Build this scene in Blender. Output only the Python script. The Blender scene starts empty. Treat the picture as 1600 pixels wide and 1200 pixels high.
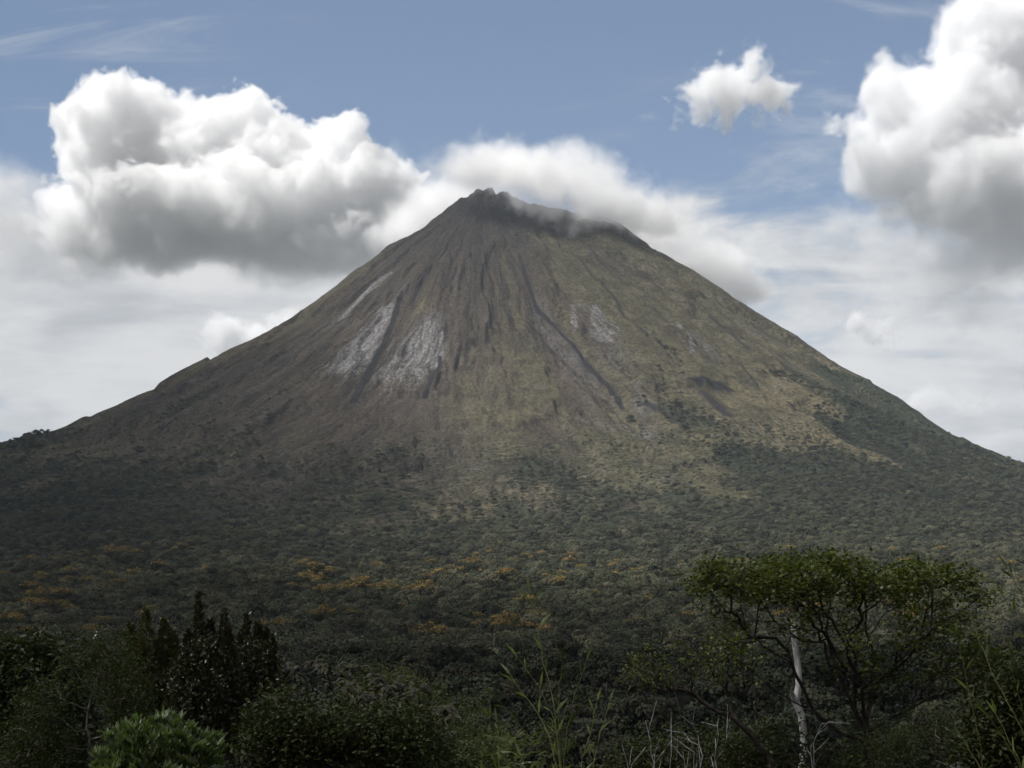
import bpy, math, random
import numpy as np
from mathutils import Vector, Matrix
random.seed(7); RNG = np.random.default_rng(11)
SC = bpy.context.scene; COL = SC.collection
R = math.radians
F = 2462.0; HY = 1000.0            # focal length and horizon row of the 1600 x 1200 photograph
def P(px, py, d):                  # a point seen at pixel (px, py) standing d metres ahead
    return np.array([(px - 800) / F * d, d, (HY - py) / F * d])
# ------------------------------------------------------------------ tags
def tag(o, label, cat, group=None):
    o['label'] = label; o['category'] = cat
    if group: o['group'] = group
    return o
def empty(name, loc, label, cat, group=None):
    o = bpy.data.objects.new(name, None); COL.objects.link(o); o.location = loc
    o.empty_display_size = 0.5
    return tag(o, label, cat, group)
def mesh_np(name, V, Fc, mats, parent=None, attrs=None, midx=None, smooth=False, link=True):
    """One mesh object out of numpy arrays; Fc is (n,3) or (n,4) or a list of such arrays."""
    if not isinstance(Fc, (list, tuple)): Fc = [Fc]
    Fc = [np.asarray(f, dtype=np.int32) for f in Fc if len(f)]
    V = np.asarray(V, dtype=np.float32)
    me = bpy.data.meshes.new(name)
    me.vertices.add(len(V)); me.vertices.foreach_set('co', V.ravel())
    tot = np.concatenate([np.full(len(f), f.shape[1], np.int32) for f in Fc])
    loops = np.concatenate([f.ravel() for f in Fc])
    st = np.concatenate([[0], np.cumsum(tot)[:-1]]).astype(np.int32)
    me.loops.add(len(loops)); me.loops.foreach_set('vertex_index', loops)
    me.polygons.add(len(tot)); me.polygons.foreach_set('loop_start', st)
    if smooth: me.polygons.foreach_set('use_smooth', np.ones(len(tot), bool))
    if midx is not None: me.polygons.foreach_set('material_index', np.asarray(midx, np.int32))
    for k, a in (attrs or {}).items():
        at = me.attributes.new(k, 'FLOAT', 'POINT'); at.data.foreach_set('value', np.asarray(a, np.float32))
    me.update(calc_edges=True); me.validate()
    for m in (mats if isinstance(mats, (list, tuple)) else [mats]): me.materials.append(m)
    o = bpy.data.objects.new(name, me)
    if link: COL.objects.link(o)
    if parent is not None: o.parent = parent
    return o
# ------------------------------------------------------------------ noise in numpy
def _h(ix, iy, s):
    n = (ix.astype(np.int64) * 374761393 + iy.astype(np.int64) * 668265263 + s * 974634777) & 0xffffffff
    n = ((n ^ (n >> 13)) * 1274126177) & 0xffffffff
    return ((n ^ (n >> 16)) & 0xffff) / 65535.0
def vn(x, y, s=0):
    ix = np.floor(x); iy = np.floor(y); fx = x - ix; fy = y - iy
    ix = ix.astype(np.int64); iy = iy.astype(np.int64)
    fx = fx * fx * fx * (fx * (fx * 6 - 15) + 10); fy = fy * fy * fy * (fy * (fy * 6 - 15) + 10)
    a = _h(ix, iy, s); b = _h(ix + 1, iy, s); c = _h(ix, iy + 1, s); d = _h(ix + 1, iy + 1, s)
    return (a + (b - a) * fx) * (1 - fy) + (c + (d - c) * fx) * fy
def fbm(x, y, o=4, s=0, g=0.5):
    t = 0; a = 1; n = 0
    for k in range(o):
        t = t + a * vn(x * 2 ** k + 17.3 * k, y * 2 ** k - 9.1 * k, s + k); n += a; a *= g
    return t / n
def ridge(x, y, o=3, s=0):
    t = 0; a = 1; n = 0
    for k in range(o):
        t = t + a * (1 - np.abs(2 * vn(x * 2 ** k + 5.7 * k, y * 2 ** k, s + k) - 1)); n += a; a *= .5
    return t / n
def ss(x, a, b):
    t = np.clip((x - a) / (b - a), 0, 1); return t * t * (3 - 2 * t)
# ------------------------------------------------------------------ the lie of the land
AX, AY = -101.0, 5000.0
RS = [0,50,100,150,200,250,300,350,400,450,500,550,600,700,800,900,1000,1100,1200,1300,1400,1500,1600,1700,1800,1900,2000,2500,3000,3500,4000,4500,5000,5500,6000]
PL = [1426,1403,1369,1319,1285,1250,1225,1186,1147,1108,1066,1025,984,934,883,826,763,710,660,602,580,548,519,491,459,417,364,286,195,103,62,20,3,-13,-30]
PR = [1436,1418,1398,1383,1370,1356,1343,1329,1321,1298,1257,1218,1187,1123,1049,980,914,837,777,718,643,573,523,486,447,398,337,253,151,71,38,5,-10,-25,-40]
PF = [1433,1410,1366,1317,1268,1224,1179,1134,1090,1048,1006,964,922,846,770,702,635,575,515,465,415,375,335,305,275,245,224,130,65,21,-10,-30,-39,-45,-45]
PL, PR, PF = (np.array(p, float) for p in (PL, PR, PF)); PB = .5 * (PL + PR)
def polar(x, y):
    dx = x - AX; dy = y - AY; r = np.hypot(dx, dy) + 1e-6
    return r, np.arctan2(dx, -dy), dx, dy        # azimuth 0 faces the camera, positive to the right
def hbase(x, y):
    r, phi, dx, dy = polar(x, y); c = dx / r
    wR = np.maximum(c, 0) ** 2; wL = np.maximum(-c, 0) ** 2; wf = 1 - wR - wL
    f = np.where(dy < 0, np.interp(r, RS, PF), np.interp(r, RS, PB))
    return wR * np.interp(r, RS, PR) + wL * np.interp(r, RS, PL) + wf * f
def height(x, y, fine=True):
    r, phi, dx, dy = polar(x, y)
    h = hbase(x, y)
    d = np.hypot(x, y)
    near = np.exp(-(d / 105.0) ** 2)
    h = h + 33 * near                                             # the lookout the camera stands on
    h = h + 15 * np.exp(-((y - 470) / 110) ** 2) * ss(x, -330, -130) * (1 - ss(x, 190, 330)) # the wooded ridge in the middle distance
    if fine:
        a = phi + .26 * (fbm(phi * 4, r / 380, 4, 3) - .5)
        up = ss(r, 60, 420); low = 1 - ss(r, 1350, 2000)
        h = h - 28 * ss(r, 120, 800) * low * (ridge(a * 5.2 + 1.3, r / 1500, 3, 21) ** 2 - .3)
        br = fbm(phi * 6, r / 300, 3, 35); br = ss(br, .38, .66)
        h = h - 17 * ss(r, 150, 750) * low * br * (ridge(a * 13, r / 800, 4, 31) ** 3 - .25)
        h = h + 15 * up * low * (ss(fbm(phi * 8, r / 230, 4, 37), .52, .60) - .4)   # steps of old lava fronts
        h = h - 4.0 * up * low * (1.2 - br) * (ridge(a * 47 + 2 * br, r / 260, 3, 41) - .5)
        h = h + 9 * (fbm(x / 90, y / 90, 5, 51) - .5) * ss(r, 0, 300) * ss(d, 60, 300) + (10 * (fbm(x / 38, y / 38, 4, 55) - .5) - 30 * (ridge(x / 60, y / 60, 4, 57) - .55) - 34 * (ridge(x / 34, y / 90, 3, 58) - .6) * (1 - ss(r, 30, 260))) * (1 - ss(r, 60, 480))
        h = h + 5 * (ridge(phi * 30, r / 90, 4, 59) - .5) * up * low
        lobes = ss(r, 1250, 1900) * (1 - ss(r, 3300, 4100))
        h = h + 62 * lobes * (fbm(a * 5.5, r / 900, 4, 61) - .5) + 26 * lobes * (ridge(a * 13, r / 420, 3, 71) - .5)
    return h
def hz(x, y): return float(height(np.array([float(x)]), np.array([float(y)]))[0])
# ------------------------------------------------------------------ node helpers
def new_mat(name):
    m = bpy.data.materials.new(name); m.use_nodes = True
    nt = m.node_tree
    for n in list(nt.nodes): nt.nodes.remove(n)
    out = nt.nodes.new('ShaderNodeOutputMaterial')
    return m, nt, out
class N:
    """Small helper that adds nodes: n('Type', input values..., attr=value)."""
    def __init__(s, nt): s.nt = nt
    def __call__(s, typ, ins=None, **kw):
        n = s.nt.nodes.new(typ)
        for k, v in kw.items(): setattr(n, k, v)
        for k, v in (ins or {}).items():
            if isinstance(v, bpy.types.NodeSocket): s.nt.links.new(v, n.inputs[k])
            else: n.inputs[k].default_value = v
        return n
    def math(s, op, a, b=0.0, c=0.0, clamp=False, kind='ShaderNodeMath'):
        n = s.nt.nodes.new(kind); n.operation = op; n.use_clamp = clamp
        for i, v in enumerate((a, b, c)):
            if isinstance(v, bpy.types.NodeSocket): s.nt.links.new(v, n.inputs[i])
            else: n.inputs[i].default_value = v
        return n.outputs[0]
    def mix(s, f, a, b, blend='MIX'):
        n = s.nt.nodes.new('ShaderNodeMix'); n.data_type = 'RGBA'; n.blend_type = blend
        for i, v in ((0, f), (6, a), (7, b)):
            if isinstance(v, bpy.types.NodeSocket): s.nt.links.new(v, n.inputs[i])
            else: n.inputs[i].default_value = v if i == 0 or len(v) == 4 else (*v, 1)
        return n.outputs[2]
    def rng(s, v, a, b, c=0.0, d=1.0, kind='SMOOTHSTEP'):
        n = s.nt.nodes.new('ShaderNodeMapRange'); n.interpolation_type = kind
        s.nt.links.new(v, n.inputs[0])
        for i, q in ((1, a), (2, b), (3, c), (4, d)): n.inputs[i].default_value = q
        return n.outputs[0]
# ------------------------------------------------------------------ volcano surface material
def terrain_mat():
    m, nt, out = new_mat('volcano_slope'); n = N(nt)
    geo = n('ShaderNodeNewGeometry').outputs['Position']
    A = lambda k: n('ShaderNodeAttribute', attribute_name=k).outputs['Fac']
    ang, rad = A('ang'), A('rad')
    wob = n('ShaderNodeTexNoise', {'Vector': geo, 'Scale': .0045, 'Detail': 5.0}).outputs[0]
    st = n('ShaderNodeCombineXYZ', {0: n.math('ADD', ang, n.math('MULTIPLY', wob, .12)), 1: n.math('MULTIPLY', rad, 1 / 900.)}).outputs[0]
    def streak(sx, sy, det, rough=.6):
        mp = n('ShaderNodeMapping', {0: st, 3: (sx, sy, 1)}).outputs[0]
        return n('ShaderNodeTexNoise', {'Vector': mp, 'Scale': 1.0, 'Detail': det, 'Roughness': rough, 'Distortion': .6}).outputs[0]
    s1 = streak(22, 2.2, 8, .65); s2 = streak(62, 9, 8, .68); s3 = streak(170, 34, 5, .65)
    iso = n('ShaderNodeTexNoise', {'Vector': geo, 'Scale': .018, 'Detail': 9, 'Roughness': .7}).outputs[0]
    speck = n('ShaderNodeTexNoise', {'Vector': geo, 'Scale': .11, 'Detail': 4, 'Roughness': .6}).outputs[0]
    rock = n.mix(n.rng(s1, .35, .65), (.027, .023, .018), (.068, .055, .040))
    rock = n.mix(n.rng(s2, .42, .7, 0, .75), rock, (.080, .068, .052))
    vegc = n.mix(n.rng(iso, .35, .65), (.048, .045, .026), (.098, .087, .052))
    vegc = n.mix(n.rng(s2, .45, .75, 0, .6), vegc, (.080, .064, .040))
    dryc = n.mix(n.rng(iso, .3, .7), (.098, .084, .050), (.140, .118, .071))
    def edged(k, w, lo, hi):      # a mask with a ragged, streaky edge
        v = n.math('ADD', A(k), n.math('MULTIPLY', n.math('SUBTRACT', s2, .5), w))
        v = n.math('ADD', v, n.math('MULTIPLY', n.math('SUBTRACT', iso, .5), w * .9))
        return n.rng(v, lo, hi)
    c = n.mix(edged('veg', 1.1, .30, .75), rock, vegc)
    c = n.mix(edged('dry', 1.0, .35, .8), c, dryc)
    ashc = n.mix(n.rng(s3, .35, .68), (.062, .056, .051), (.108, .100, .092))
    c = n.mix(n.math('MULTIPLY', edged('ash', 1.9, .40, 1.05), .85), c, ashc)
    palec = n.mix(n.rng(s2, .36, .66), (.10, .096, .093), (.215, .210, .205))
    v = n.math('ADD', A('pale'), n.math('MULTIPLY', n.math('SUBTRACT', s3, .5), .7))
    v = n.math('ADD', v, n.math('MULTIPLY', n.math('SUBTRACT', s2, .5), 1.6))
    v = n.math('ADD', v, n.math('MULTIPLY', n.math('SUBTRACT', speck, .5), .6))
    c = n.mix(n.rng(v, .30, 1.15), c, palec)
    v = n.math('ADD', A('gully'), n.math('MULTIPLY', n.math('SUBTRACT', speck, .5), 1.0))
    c = n.mix(n.rng(v, .4, .8), c, (.022, .021, .021))
    # scrub: dark dots, denser downhill
    vor = n('ShaderNodeTexVoronoi', {'Vector': geo, 'Scale': .075, 'Randomness': 1.0}, feature='F1')
    dots = n.math('MULTIPLY', n.rng(vor.outputs['Distance'], .52, .20), n.rng(n.math('ADD', A('scrub'), n.math('MULTIPLY', n.math('SUBTRACT', iso, .5), 1.2)), .3, .7))
    sc = n.mix(n.rng(speck, .35, .65), (.018, .024, .012), (.045, .052, .022))
    c = n.mix(n.math('MULTIPLY', dots, .9), c, sc)
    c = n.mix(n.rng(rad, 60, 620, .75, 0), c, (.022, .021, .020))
    c = n.mix(n.rng(A('wood'), .3, .7), c, (.036, .041, .026))
    c = n.mix(1.0, c, n.mix(n.rng(speck, .25, .75), (.45, .45, .45), (1.4, 1.4, 1.4)), 'MULTIPLY')
    bh = n.math('ADD', n.math('MULTIPLY', speck, 4.0), n.math('ADD', n.math('MULTIPLY', s3, 5.0), n.math('MULTIPLY', dots, 3.5)))
    bmp = n('ShaderNodeBump', {'Height': bh, 'Strength': .85, 'Distance': 1.0})
    b = n('ShaderNodeBsdfPrincipled', {'Base Color': c, 'Roughness': .95, 'Specular IOR Level': .1, 'Normal': bmp.outputs[0]})
    nt.links.new(b.outputs[0], out.inputs[0])
    return m
MAT_TERRAIN = terrain_mat()
# ---- marks on the mountain, as (azimuth, radius) lines: (kind, width in m, strength, [(azimuth in rad, r) ...])
MARKS = [
    ('ash', (10, 18), 0.7, [(-0.337, 197), (-0.367, 272), (-0.553, 353), (-0.67, 426)]),
    ('pale', (14, 18), 0.95, [(-0.683, 423), (-0.702, 471), (-0.699, 538), (-0.674, 617)]),
    ('ash', (20, 32), 0.8, [(-0.699, 538), (-0.682, 701), (-0.667, 835), (-0.642, 976)]),
    ('ash', (24, 72), 0.9, [(-0.446, 494), (-0.417, 621), (-0.42, 743), (-0.431, 865)]),
    ('pale', (24, 80), 0.95, [(-0.438, 592), (-0.407, 679), (-0.4, 762), (-0.403, 855)]),
    ('ash', (12, 24), 0.8, [(-0.102, 430), (-0.137, 577), (-0.143, 673)]),
    ('ash', (40, 120), 1.0, [(-0.176, 680), (-0.197, 765), (-0.22, 855)]),
    ('pale', (12, 28), 1.0, [(-0.143, 719), (-0.134, 793), (-0.13, 877)]),
    ('pale', (28, 104), 0.8, [(-0.195, 679), (-0.194, 772), (-0.2, 904)]),
    ('ash', (52, 180), 0.95, [(-0.196, 646), (-0.198, 779), (-0.201, 943)]),
    ('ash', (40, 120), 0.9, [(-0.438, 592), (-0.399, 753), (-0.401, 893)]),
    ('gully', (10, 14), 1.0, [(-0.441, 511), (-0.36, 658), (-0.323, 782), (-0.32, 866), (-0.314, 934), (-0.291, 1046)]),
    ('gully', (10, 14), 0.9, [(-0.13, 813), (-0.111, 863), (-0.112, 1020)]),
    ('gully', (8, 14), 0.9, [(0.35, 366), (0.309, 472), (0.299, 588), (0.327, 663), (0.361, 778), (0.363, 920), (0.368, 993), (0.345, 1131)]),
    ('ash', (28, 124), 0.9, [(0.307, 562), (0.307, 711), (0.32, 933), (0.283, 1202)]),
    ('ash', (20, 80), 0.75, [(0.491, 617), (0.495, 734), (0.449, 917), (0.378, 992)]),
    ('pale', (10, 16), 0.8, [(0.467, 614), (0.416, 713)]),
    ('pale', (12, 40), 0.8, [(0.535, 651), (0.513, 707), (0.493, 776)]),
    ('ash', (20, 120), 0.8, [(0.526, 666), (0.49, 773), (0.415, 940)]),
    ('ash', (10, 20), 0.75, [(0.803, 303), (0.826, 449), (0.858, 587), (0.782, 758), (0.736, 888)]),
    ('pale', (10, 14), 0.85, [(0.779, 809), (0.735, 882), (0.675, 950)]),
    ('ash', (24, 40), 0.9, [(0.788, 860), (0.762, 923), (0.708, 1021)]),
    ('ash', (8, 16), 0.7, [(0.551, 1063), (0.542, 1186), (0.534, 1322)]),
    ('ash', (8, 20), 0.65, [(0.572, 150), (0.355, 335), (0.298, 561)]),
    ('gully', (12, 18), 0.85, [(0.579, 1063), (0.621, 1082), (0.665, 1113)]),
    ('gully', (24, 32), 0.75, [(0.587, 1105), (0.566, 1223)]),
    ('gully', (18, 24), 0.75, [(0.397, 1126), (0.412, 1202), (0.427, 1281)]),
    ('gully', (6, 8), 0.8, [(0.813, 957), (0.73, 1159), (0.754, 1323)]),
    ('gully', (16, 12), 0.7, [(0.95, 828), (0.919, 901), (0.893, 976)]),
    ('gully', (14, 18), 0.8, [(-0.971, 1133), (-0.895, 1103), (-0.943, 1004)]),
    ('ash', (8, 10), 0.8, [(-0.949, 986), (-0.975, 874), (-1.024, 758), (-1.107, 576)]),
    ('gully', (8, 12), 0.7, [(0.716, 456), (0.647, 594), (0.581, 780), (0.572, 861)]),
    ('ash', (40, 100), 0.55, [(0.039, 857), (0.028, 1022), (0.014, 1310)]),
    ('gully', (10, 16), 0.7, [(-0.181, 53), (-0.276, 104), (0.124, 183)]),
    ('gully', (10, 18), 0.6, [(-0.319, 343), (-0.36, 474), (-0.342, 565)]),
    ('gully', (12, 28), 0.6, [(-0.418, 1298), (-0.38, 1420), (-0.315, 1578)]),
    ('gully', (12, 28), 0.6, [(-0.398, 1237), (-0.35, 1375), (-0.261, 1579)]),
    ('ash', (40, 80), 0.8, [(0.42, 1053), (0.343, 1302), (0.289, 1629)]),
]
def marks(phi, r):
    out = {k: np.zeros_like(r) for k in ('pale', 'ash', 'gully')}
    ph = phi + .022 * (fbm(phi * 14, r / 120, 3, 81) - .5) + .05 * (fbm(phi * 5, r / 380, 2, 83) - .5)
    rr = r + 40 * (fbm(phi * 30, r / 200, 3, 85) - .5)
    X = rr * np.sin(ph); Yy = -rr * np.cos(ph)
    for kind, w, amp, pts in MARKS:
        q = [(b * math.sin(a), -b * math.cos(a)) for a, b in pts]
        best = np.zeros_like(r)
        ww = w if isinstance(w, (tuple, list)) else (w, w)
        nseg = len(q) - 1
        xs = [p[0] for p in q]; ys = [p[1] for p in q]; pad = 2 * max(ww)
        sel = np.where((X > min(xs) - pad) & (X < max(xs) + pad) & (Yy > min(ys) - pad) & (Yy < max(ys) + pad))[0]
        if not len(sel): continue
        xa, ya = X[sel], Yy[sel]; b2 = np.zeros(len(sel))
        for i in range(nseg):
            (x0, y0), (x1, y1) = q[i], q[i + 1]; L2 = (x1 - x0) ** 2 + (y1 - y0) ** 2 + 1e-9
            t = np.clip(((xa - x0) * (x1 - x0) + (ya - y0) * (y1 - y0)) / L2, 0, 1)
            dd = np.hypot(xa - x0 - t * (x1 - x0), ya - y0 - t * (y1 - y0))
            wd = ww[0] + (ww[1] - ww[0]) * (i + t) / nseg
            b2 = np.maximum(b2, amp * (1 - .45 * max(0, i / max(nseg - 1, 1) - .3) * (kind == 'ash')) * (1 - ss(dd, wd * .15, wd * 1.4)))
        out[kind].flat[sel] = np.maximum(out[kind].flat[sel], b2)
    return out
def wood(x, y):
    """How much of the ground is under closed forest, 0..1."""
    r, phi, dx, dy = polar(x, y)
    edge = 1900 - 380 * ss(phi, .18, .55) - 180 * ss(phi, .6, 1.1) - 330 * ss(-phi, .05, .5) - 170 * ss(-phi, .5, 1.0)
    n = (fbm(phi * 9, r / 300, 4, 91) - .5) * 1500 + (fbm(x / 70, y / 70, 3, 95) - .5) * 260
    return ss(r + n, edge - 480, edge + 380)
def paint(x, y):
    r, phi, dx, dy = polar(x, y)
    out = marks(phi, r)
    n1 = fbm(phi * 7 + 3, r / 500, 4, 101); n2 = fbm(phi * 16, r / 350, 4, 103)
    veg = .12 + .62 * ss(phi, -.25, .65) * ss(r, 130, 420) + .30 * ss(r, 900, 1500) + .55 * ss(-phi, .75, 1.35)
    veg = veg + 1.0 * (n1 - .5) + .9 * (n2 - .5)
    dry = .55 * ss(phi, .25, .8) * ss(r, 700, 1200) + .2 * ss(r, 1100, 1500) + 1.0 * (fbm(phi * 6 + 9, r / 420, 4, 105) - .5)
    out['ash'] = np.maximum(out['ash'], .30 * (1 - ss(r, 1500, 1900)) + 1.3 * (fbm(phi * 18, r / 800, 3, 107) - .56))
    w = wood(x, y)
    scrub = ss(r, 950, 1600) + .6 * ss(phi, .8, 1.3) * ss(r, 400, 900) + .5 * ss(-phi, .3, .8) * ss(r, 850, 1200)
    out.update(veg=np.clip(veg, 0, 1), dry=np.clip(dry, 0, 1), scrub=scrub, wood=w, ang=phi, rad=r)
    return out
# volcano and valley floor: one field of rows and columns, cut in two where the mountain's foot ends
def field(name, ys, us, mat):
    U, Yg = np.meshgrid(us, ys); X = U * Yg
    x, y = X.ravel(), Yg.ravel(); z = height(x, y)
    nr, nc = len(ys), len(us)
    i = np.arange(nr * nc).reshape(nr, nc)
    q = np.stack([i[:-1, :-1], i[:-1, 1:], i[1:, 1:], i[1:, :-1]], -1).reshape(-1, 4)
    o = mesh_np(name, np.stack([x, y, z], 1), q, mat, attrs=paint(x, y), smooth=True)
    o['kind'] = 'structure'
    return o
us = np.concatenate([np.linspace(-.62, -.37, 40)[:-1], np.linspace(-.37, .37, 1000), np.linspace(.37, .62, 40)[1:]])
yv = np.concatenate([np.linspace(2300, 3300, 150)[:-1], np.linspace(3300, 5080, 400), np.linspace(5080, 6600, 60)[1:]])
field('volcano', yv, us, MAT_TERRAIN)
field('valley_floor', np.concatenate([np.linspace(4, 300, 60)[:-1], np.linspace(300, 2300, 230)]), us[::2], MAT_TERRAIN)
def plain():
    xs = np.arange(-9600, 9601, 80.); ys = np.arange(-3000, 12001, 80.)
    X, Y = np.meshgrid(xs, ys); x, y = X.ravel(), Y.ravel(); z = height(x, y, False)
    u = np.abs(x / np.maximum(y, 1)); ins = (1 - ss(u, .50, .60)) * ss(y, -200, 60) * (1 - ss(y, 6200, 6600))
    z = z - 3 - 60 * ins
    nr, nc = X.shape; i = np.arange(nr * nc).reshape(nr, nc)
    q = np.stack([i[:-1, :-1], i[:-1, 1:], i[1:, 1:], i[1:, :-1]], -1).reshape(-1, 4)
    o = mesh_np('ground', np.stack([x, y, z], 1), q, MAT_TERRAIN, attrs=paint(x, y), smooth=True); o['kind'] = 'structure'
plain()
# ------------------------------------------------------------------ camera and render settings
cam = bpy.data.objects.new('camera', bpy.data.cameras.new('camera')); COL.objects.link(cam)
cam.location = (0, 0, 0); cam.rotation_euler = (R(90), 0, 0)
cam.data.sensor_width = 36; cam.data.lens = 36 * F / 1600; cam.data.shift_y = (HY - 600) / 1600
cam.data.clip_start = .5; cam.data.clip_end = 60000
SC.camera = cam
SC.view_settings.view_transform = 'Standard'; SC.view_settings.look = 'None'
SC.view_settings.exposure = EXPOSURE = 0.45
cy = SC.cycles
cy.max_bounces = 26; cy.diffuse_bounces = 3; cy.glossy_bounces = 2; cy.transmission_bounces = 4
cy.volume_bounces = 24; cy.transparent_max_bounces = 24; cy.use_denoising = True
cy.use_adaptive_sampling = True; cy.adaptive_threshold = .02; cy.volume_step_rate = 1.0; cy.volume_max_steps = 512
cy.sample_clamp_indirect = 6.0
# ------------------------------------------------------------------ sun, sky, layered cloud of the far sky
SUN_EL, SUN_AZ = R(57), R(-118)      # azimuth from +Y (view) clockwise: behind the left shoulder
sun_dir = Vector((math.cos(SUN_EL) * math.sin(SUN_AZ), math.cos(SUN_EL) * math.cos(SUN_AZ), math.sin(SUN_EL)))
sl = bpy.data.lights.new('sun', 'SUN'); sl.energy = 4.6; sl.angle = R(.53); sl.color = (1, .975, .945)
so = bpy.data.objects.new('sun', sl); COL.objects.link(so)
so.rotation_euler = (-sun_dir).to_track_quat('-Z', 'Y').to_euler(); so.location = sun_dir * 8000
def sky():
    w = bpy.data.worlds.new('World'); SC.world = w; w.use_nodes = True
    nt = w.node_tree; n = N(nt)
    for q in list(nt.nodes): nt.nodes.remove(q)
    out = nt.nodes.new('ShaderNodeOutputWorld')
    tc = n('ShaderNodeTexCoord').outputs['Generated']
    st = n('ShaderNodeTexSky', {}, sky_type='NISHITA'); st.sun_disc = False
    st.sun_elevation = SUN_EL; st.sun_rotation = SUN_AZ % (2 * math.pi); st.altitude = 600; st.air_density = 1.0; st.dust_density = .6; st.ozone_density = 1.6
    blue = n.mix(1.0, st.outputs[0], (.92, .93, .93), 'MULTIPLY')
    blue = n('ShaderNodeVectorMath', {0: blue, 3: .100}, operation='SCALE').outputs[0]
    blue = n.mix(.22, blue, (.21, .215, .225))
    sx = n('ShaderNodeSeparateXYZ', {0: tc}); x, y, z = sx.outputs
    zz = n.math('MAXIMUM', z, .004)
    inv = n.math('DIVIDE', 1.0, n.math('ADD', zz, .17))
    q = n('ShaderNodeCombineXYZ', {0: n.math('MULTIPLY', x, inv), 1: n.math('MULTIPLY', y, inv)}).outputs[0]
    def nz(v, scale, det, rough, off=(0, 0, 0), stretch=(1, 1, 1), dist=0.0):
        mp = n('ShaderNodeMapping', {0: v, 1: off, 3: stretch}).outputs[0]
        return n('ShaderNodeTexNoise', {'Vector': mp, 'Scale': scale, 'Detail': det, 'Roughness': rough, 'Distortion': dist}).outputs[0]
    # a sheet of stratus that thickens towards the horizon
    a = nz(q, 1.9, 10, .60, (3.1, .4, 0), (.75, 1, 1), .5)
    b = nz(q, 5.0, 9, .60, (7.7, 2.3, 0), (.65, 1, 1), .5)
    bias = n.rng(z, .325, .215, -.36, .22, 'LINEAR')
    puff = nz(tc, 11.0, 9, .58, (3.3, 1.7, .4), (1, 1, 1.9), .3)
    bias = n.math('ADD', bias, n.math('MULTIPLY', n.math('SUBTRACT', puff, .5), .7))
    lum = n.math('ADD', n.math('ADD', n.math('MULTIPLY', a, 1.0), n.math('MULTIPLY', b, .55)), n.math('SUBTRACT', bias, .08))
    cov = n.rng(lum, .52, .86)
    shade = n.rng(n.math('ADD', n.math('ADD', n.math('MULTIPLY', b, .35), n.math('MULTIPLY', puff, .35)), n.math('MULTIPLY', nz(q, 2.3, 7, .57, (1, 9, 0), (.6, 1, 1), .4), .5)),   .47, .69)
    low = n.rng(z, .30, .10)
    col = n.mix(shade, (.37, .385, .405), (.60, .60, .595))
    col = n.mix(n.math('MULTIPLY', low, .25), col, (.47, .475, .48))
    s = n.mix(n.math('MULTIPLY', cov, .96), blue, col)
    # thin high wisps
    c = nz(q, 3.0, 9, .62, (2.0, 5.5, 0), (.5, 1.6, 1), 1.6)
    d = nz(q, 1.3, 4, .5, (4.5, 8.0, 0))
    wisp = n.math('MULTIPLY', n.rng(c, .50, .74), n.rng(d, .45, .62))
    s = n.mix(n.math('MULTIPLY', wisp, .55), s, (.46, .48, .50))
    # unseen heavier cloud added overhead and behind the viewer to dim ambient light
    e = nz(tc, 2.2, 6, .55, (9, 3, 1))
    back = n.rng(y, .12, -.15)
    over = n.math('MAXIMUM', n.rng(z, .42, .58), back)
    over = n.math('MULTIPLY', over, n.rng(e, .25, .45, .75, 1.0))
    s = n.mix(over, s, n.mix(n.rng(e, .35, .65), (.075, .077, .08), (.20, .20, .195)))
    s = n.mix(n.math('MULTIPLY', back, n.rng(z, .45, .15, 0, .9)), s, n.mix(n.rng(e, .35, .65), (.14, .15, .16), (.30, .30, .295)))  # brighter low band behind the viewer, added to light the cloud faces
    bg = n('ShaderNodeBackground', {0: s, 1: 1.0})
    nt.links.new(bg.outputs[0], out.inputs[0])
sky()
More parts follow.
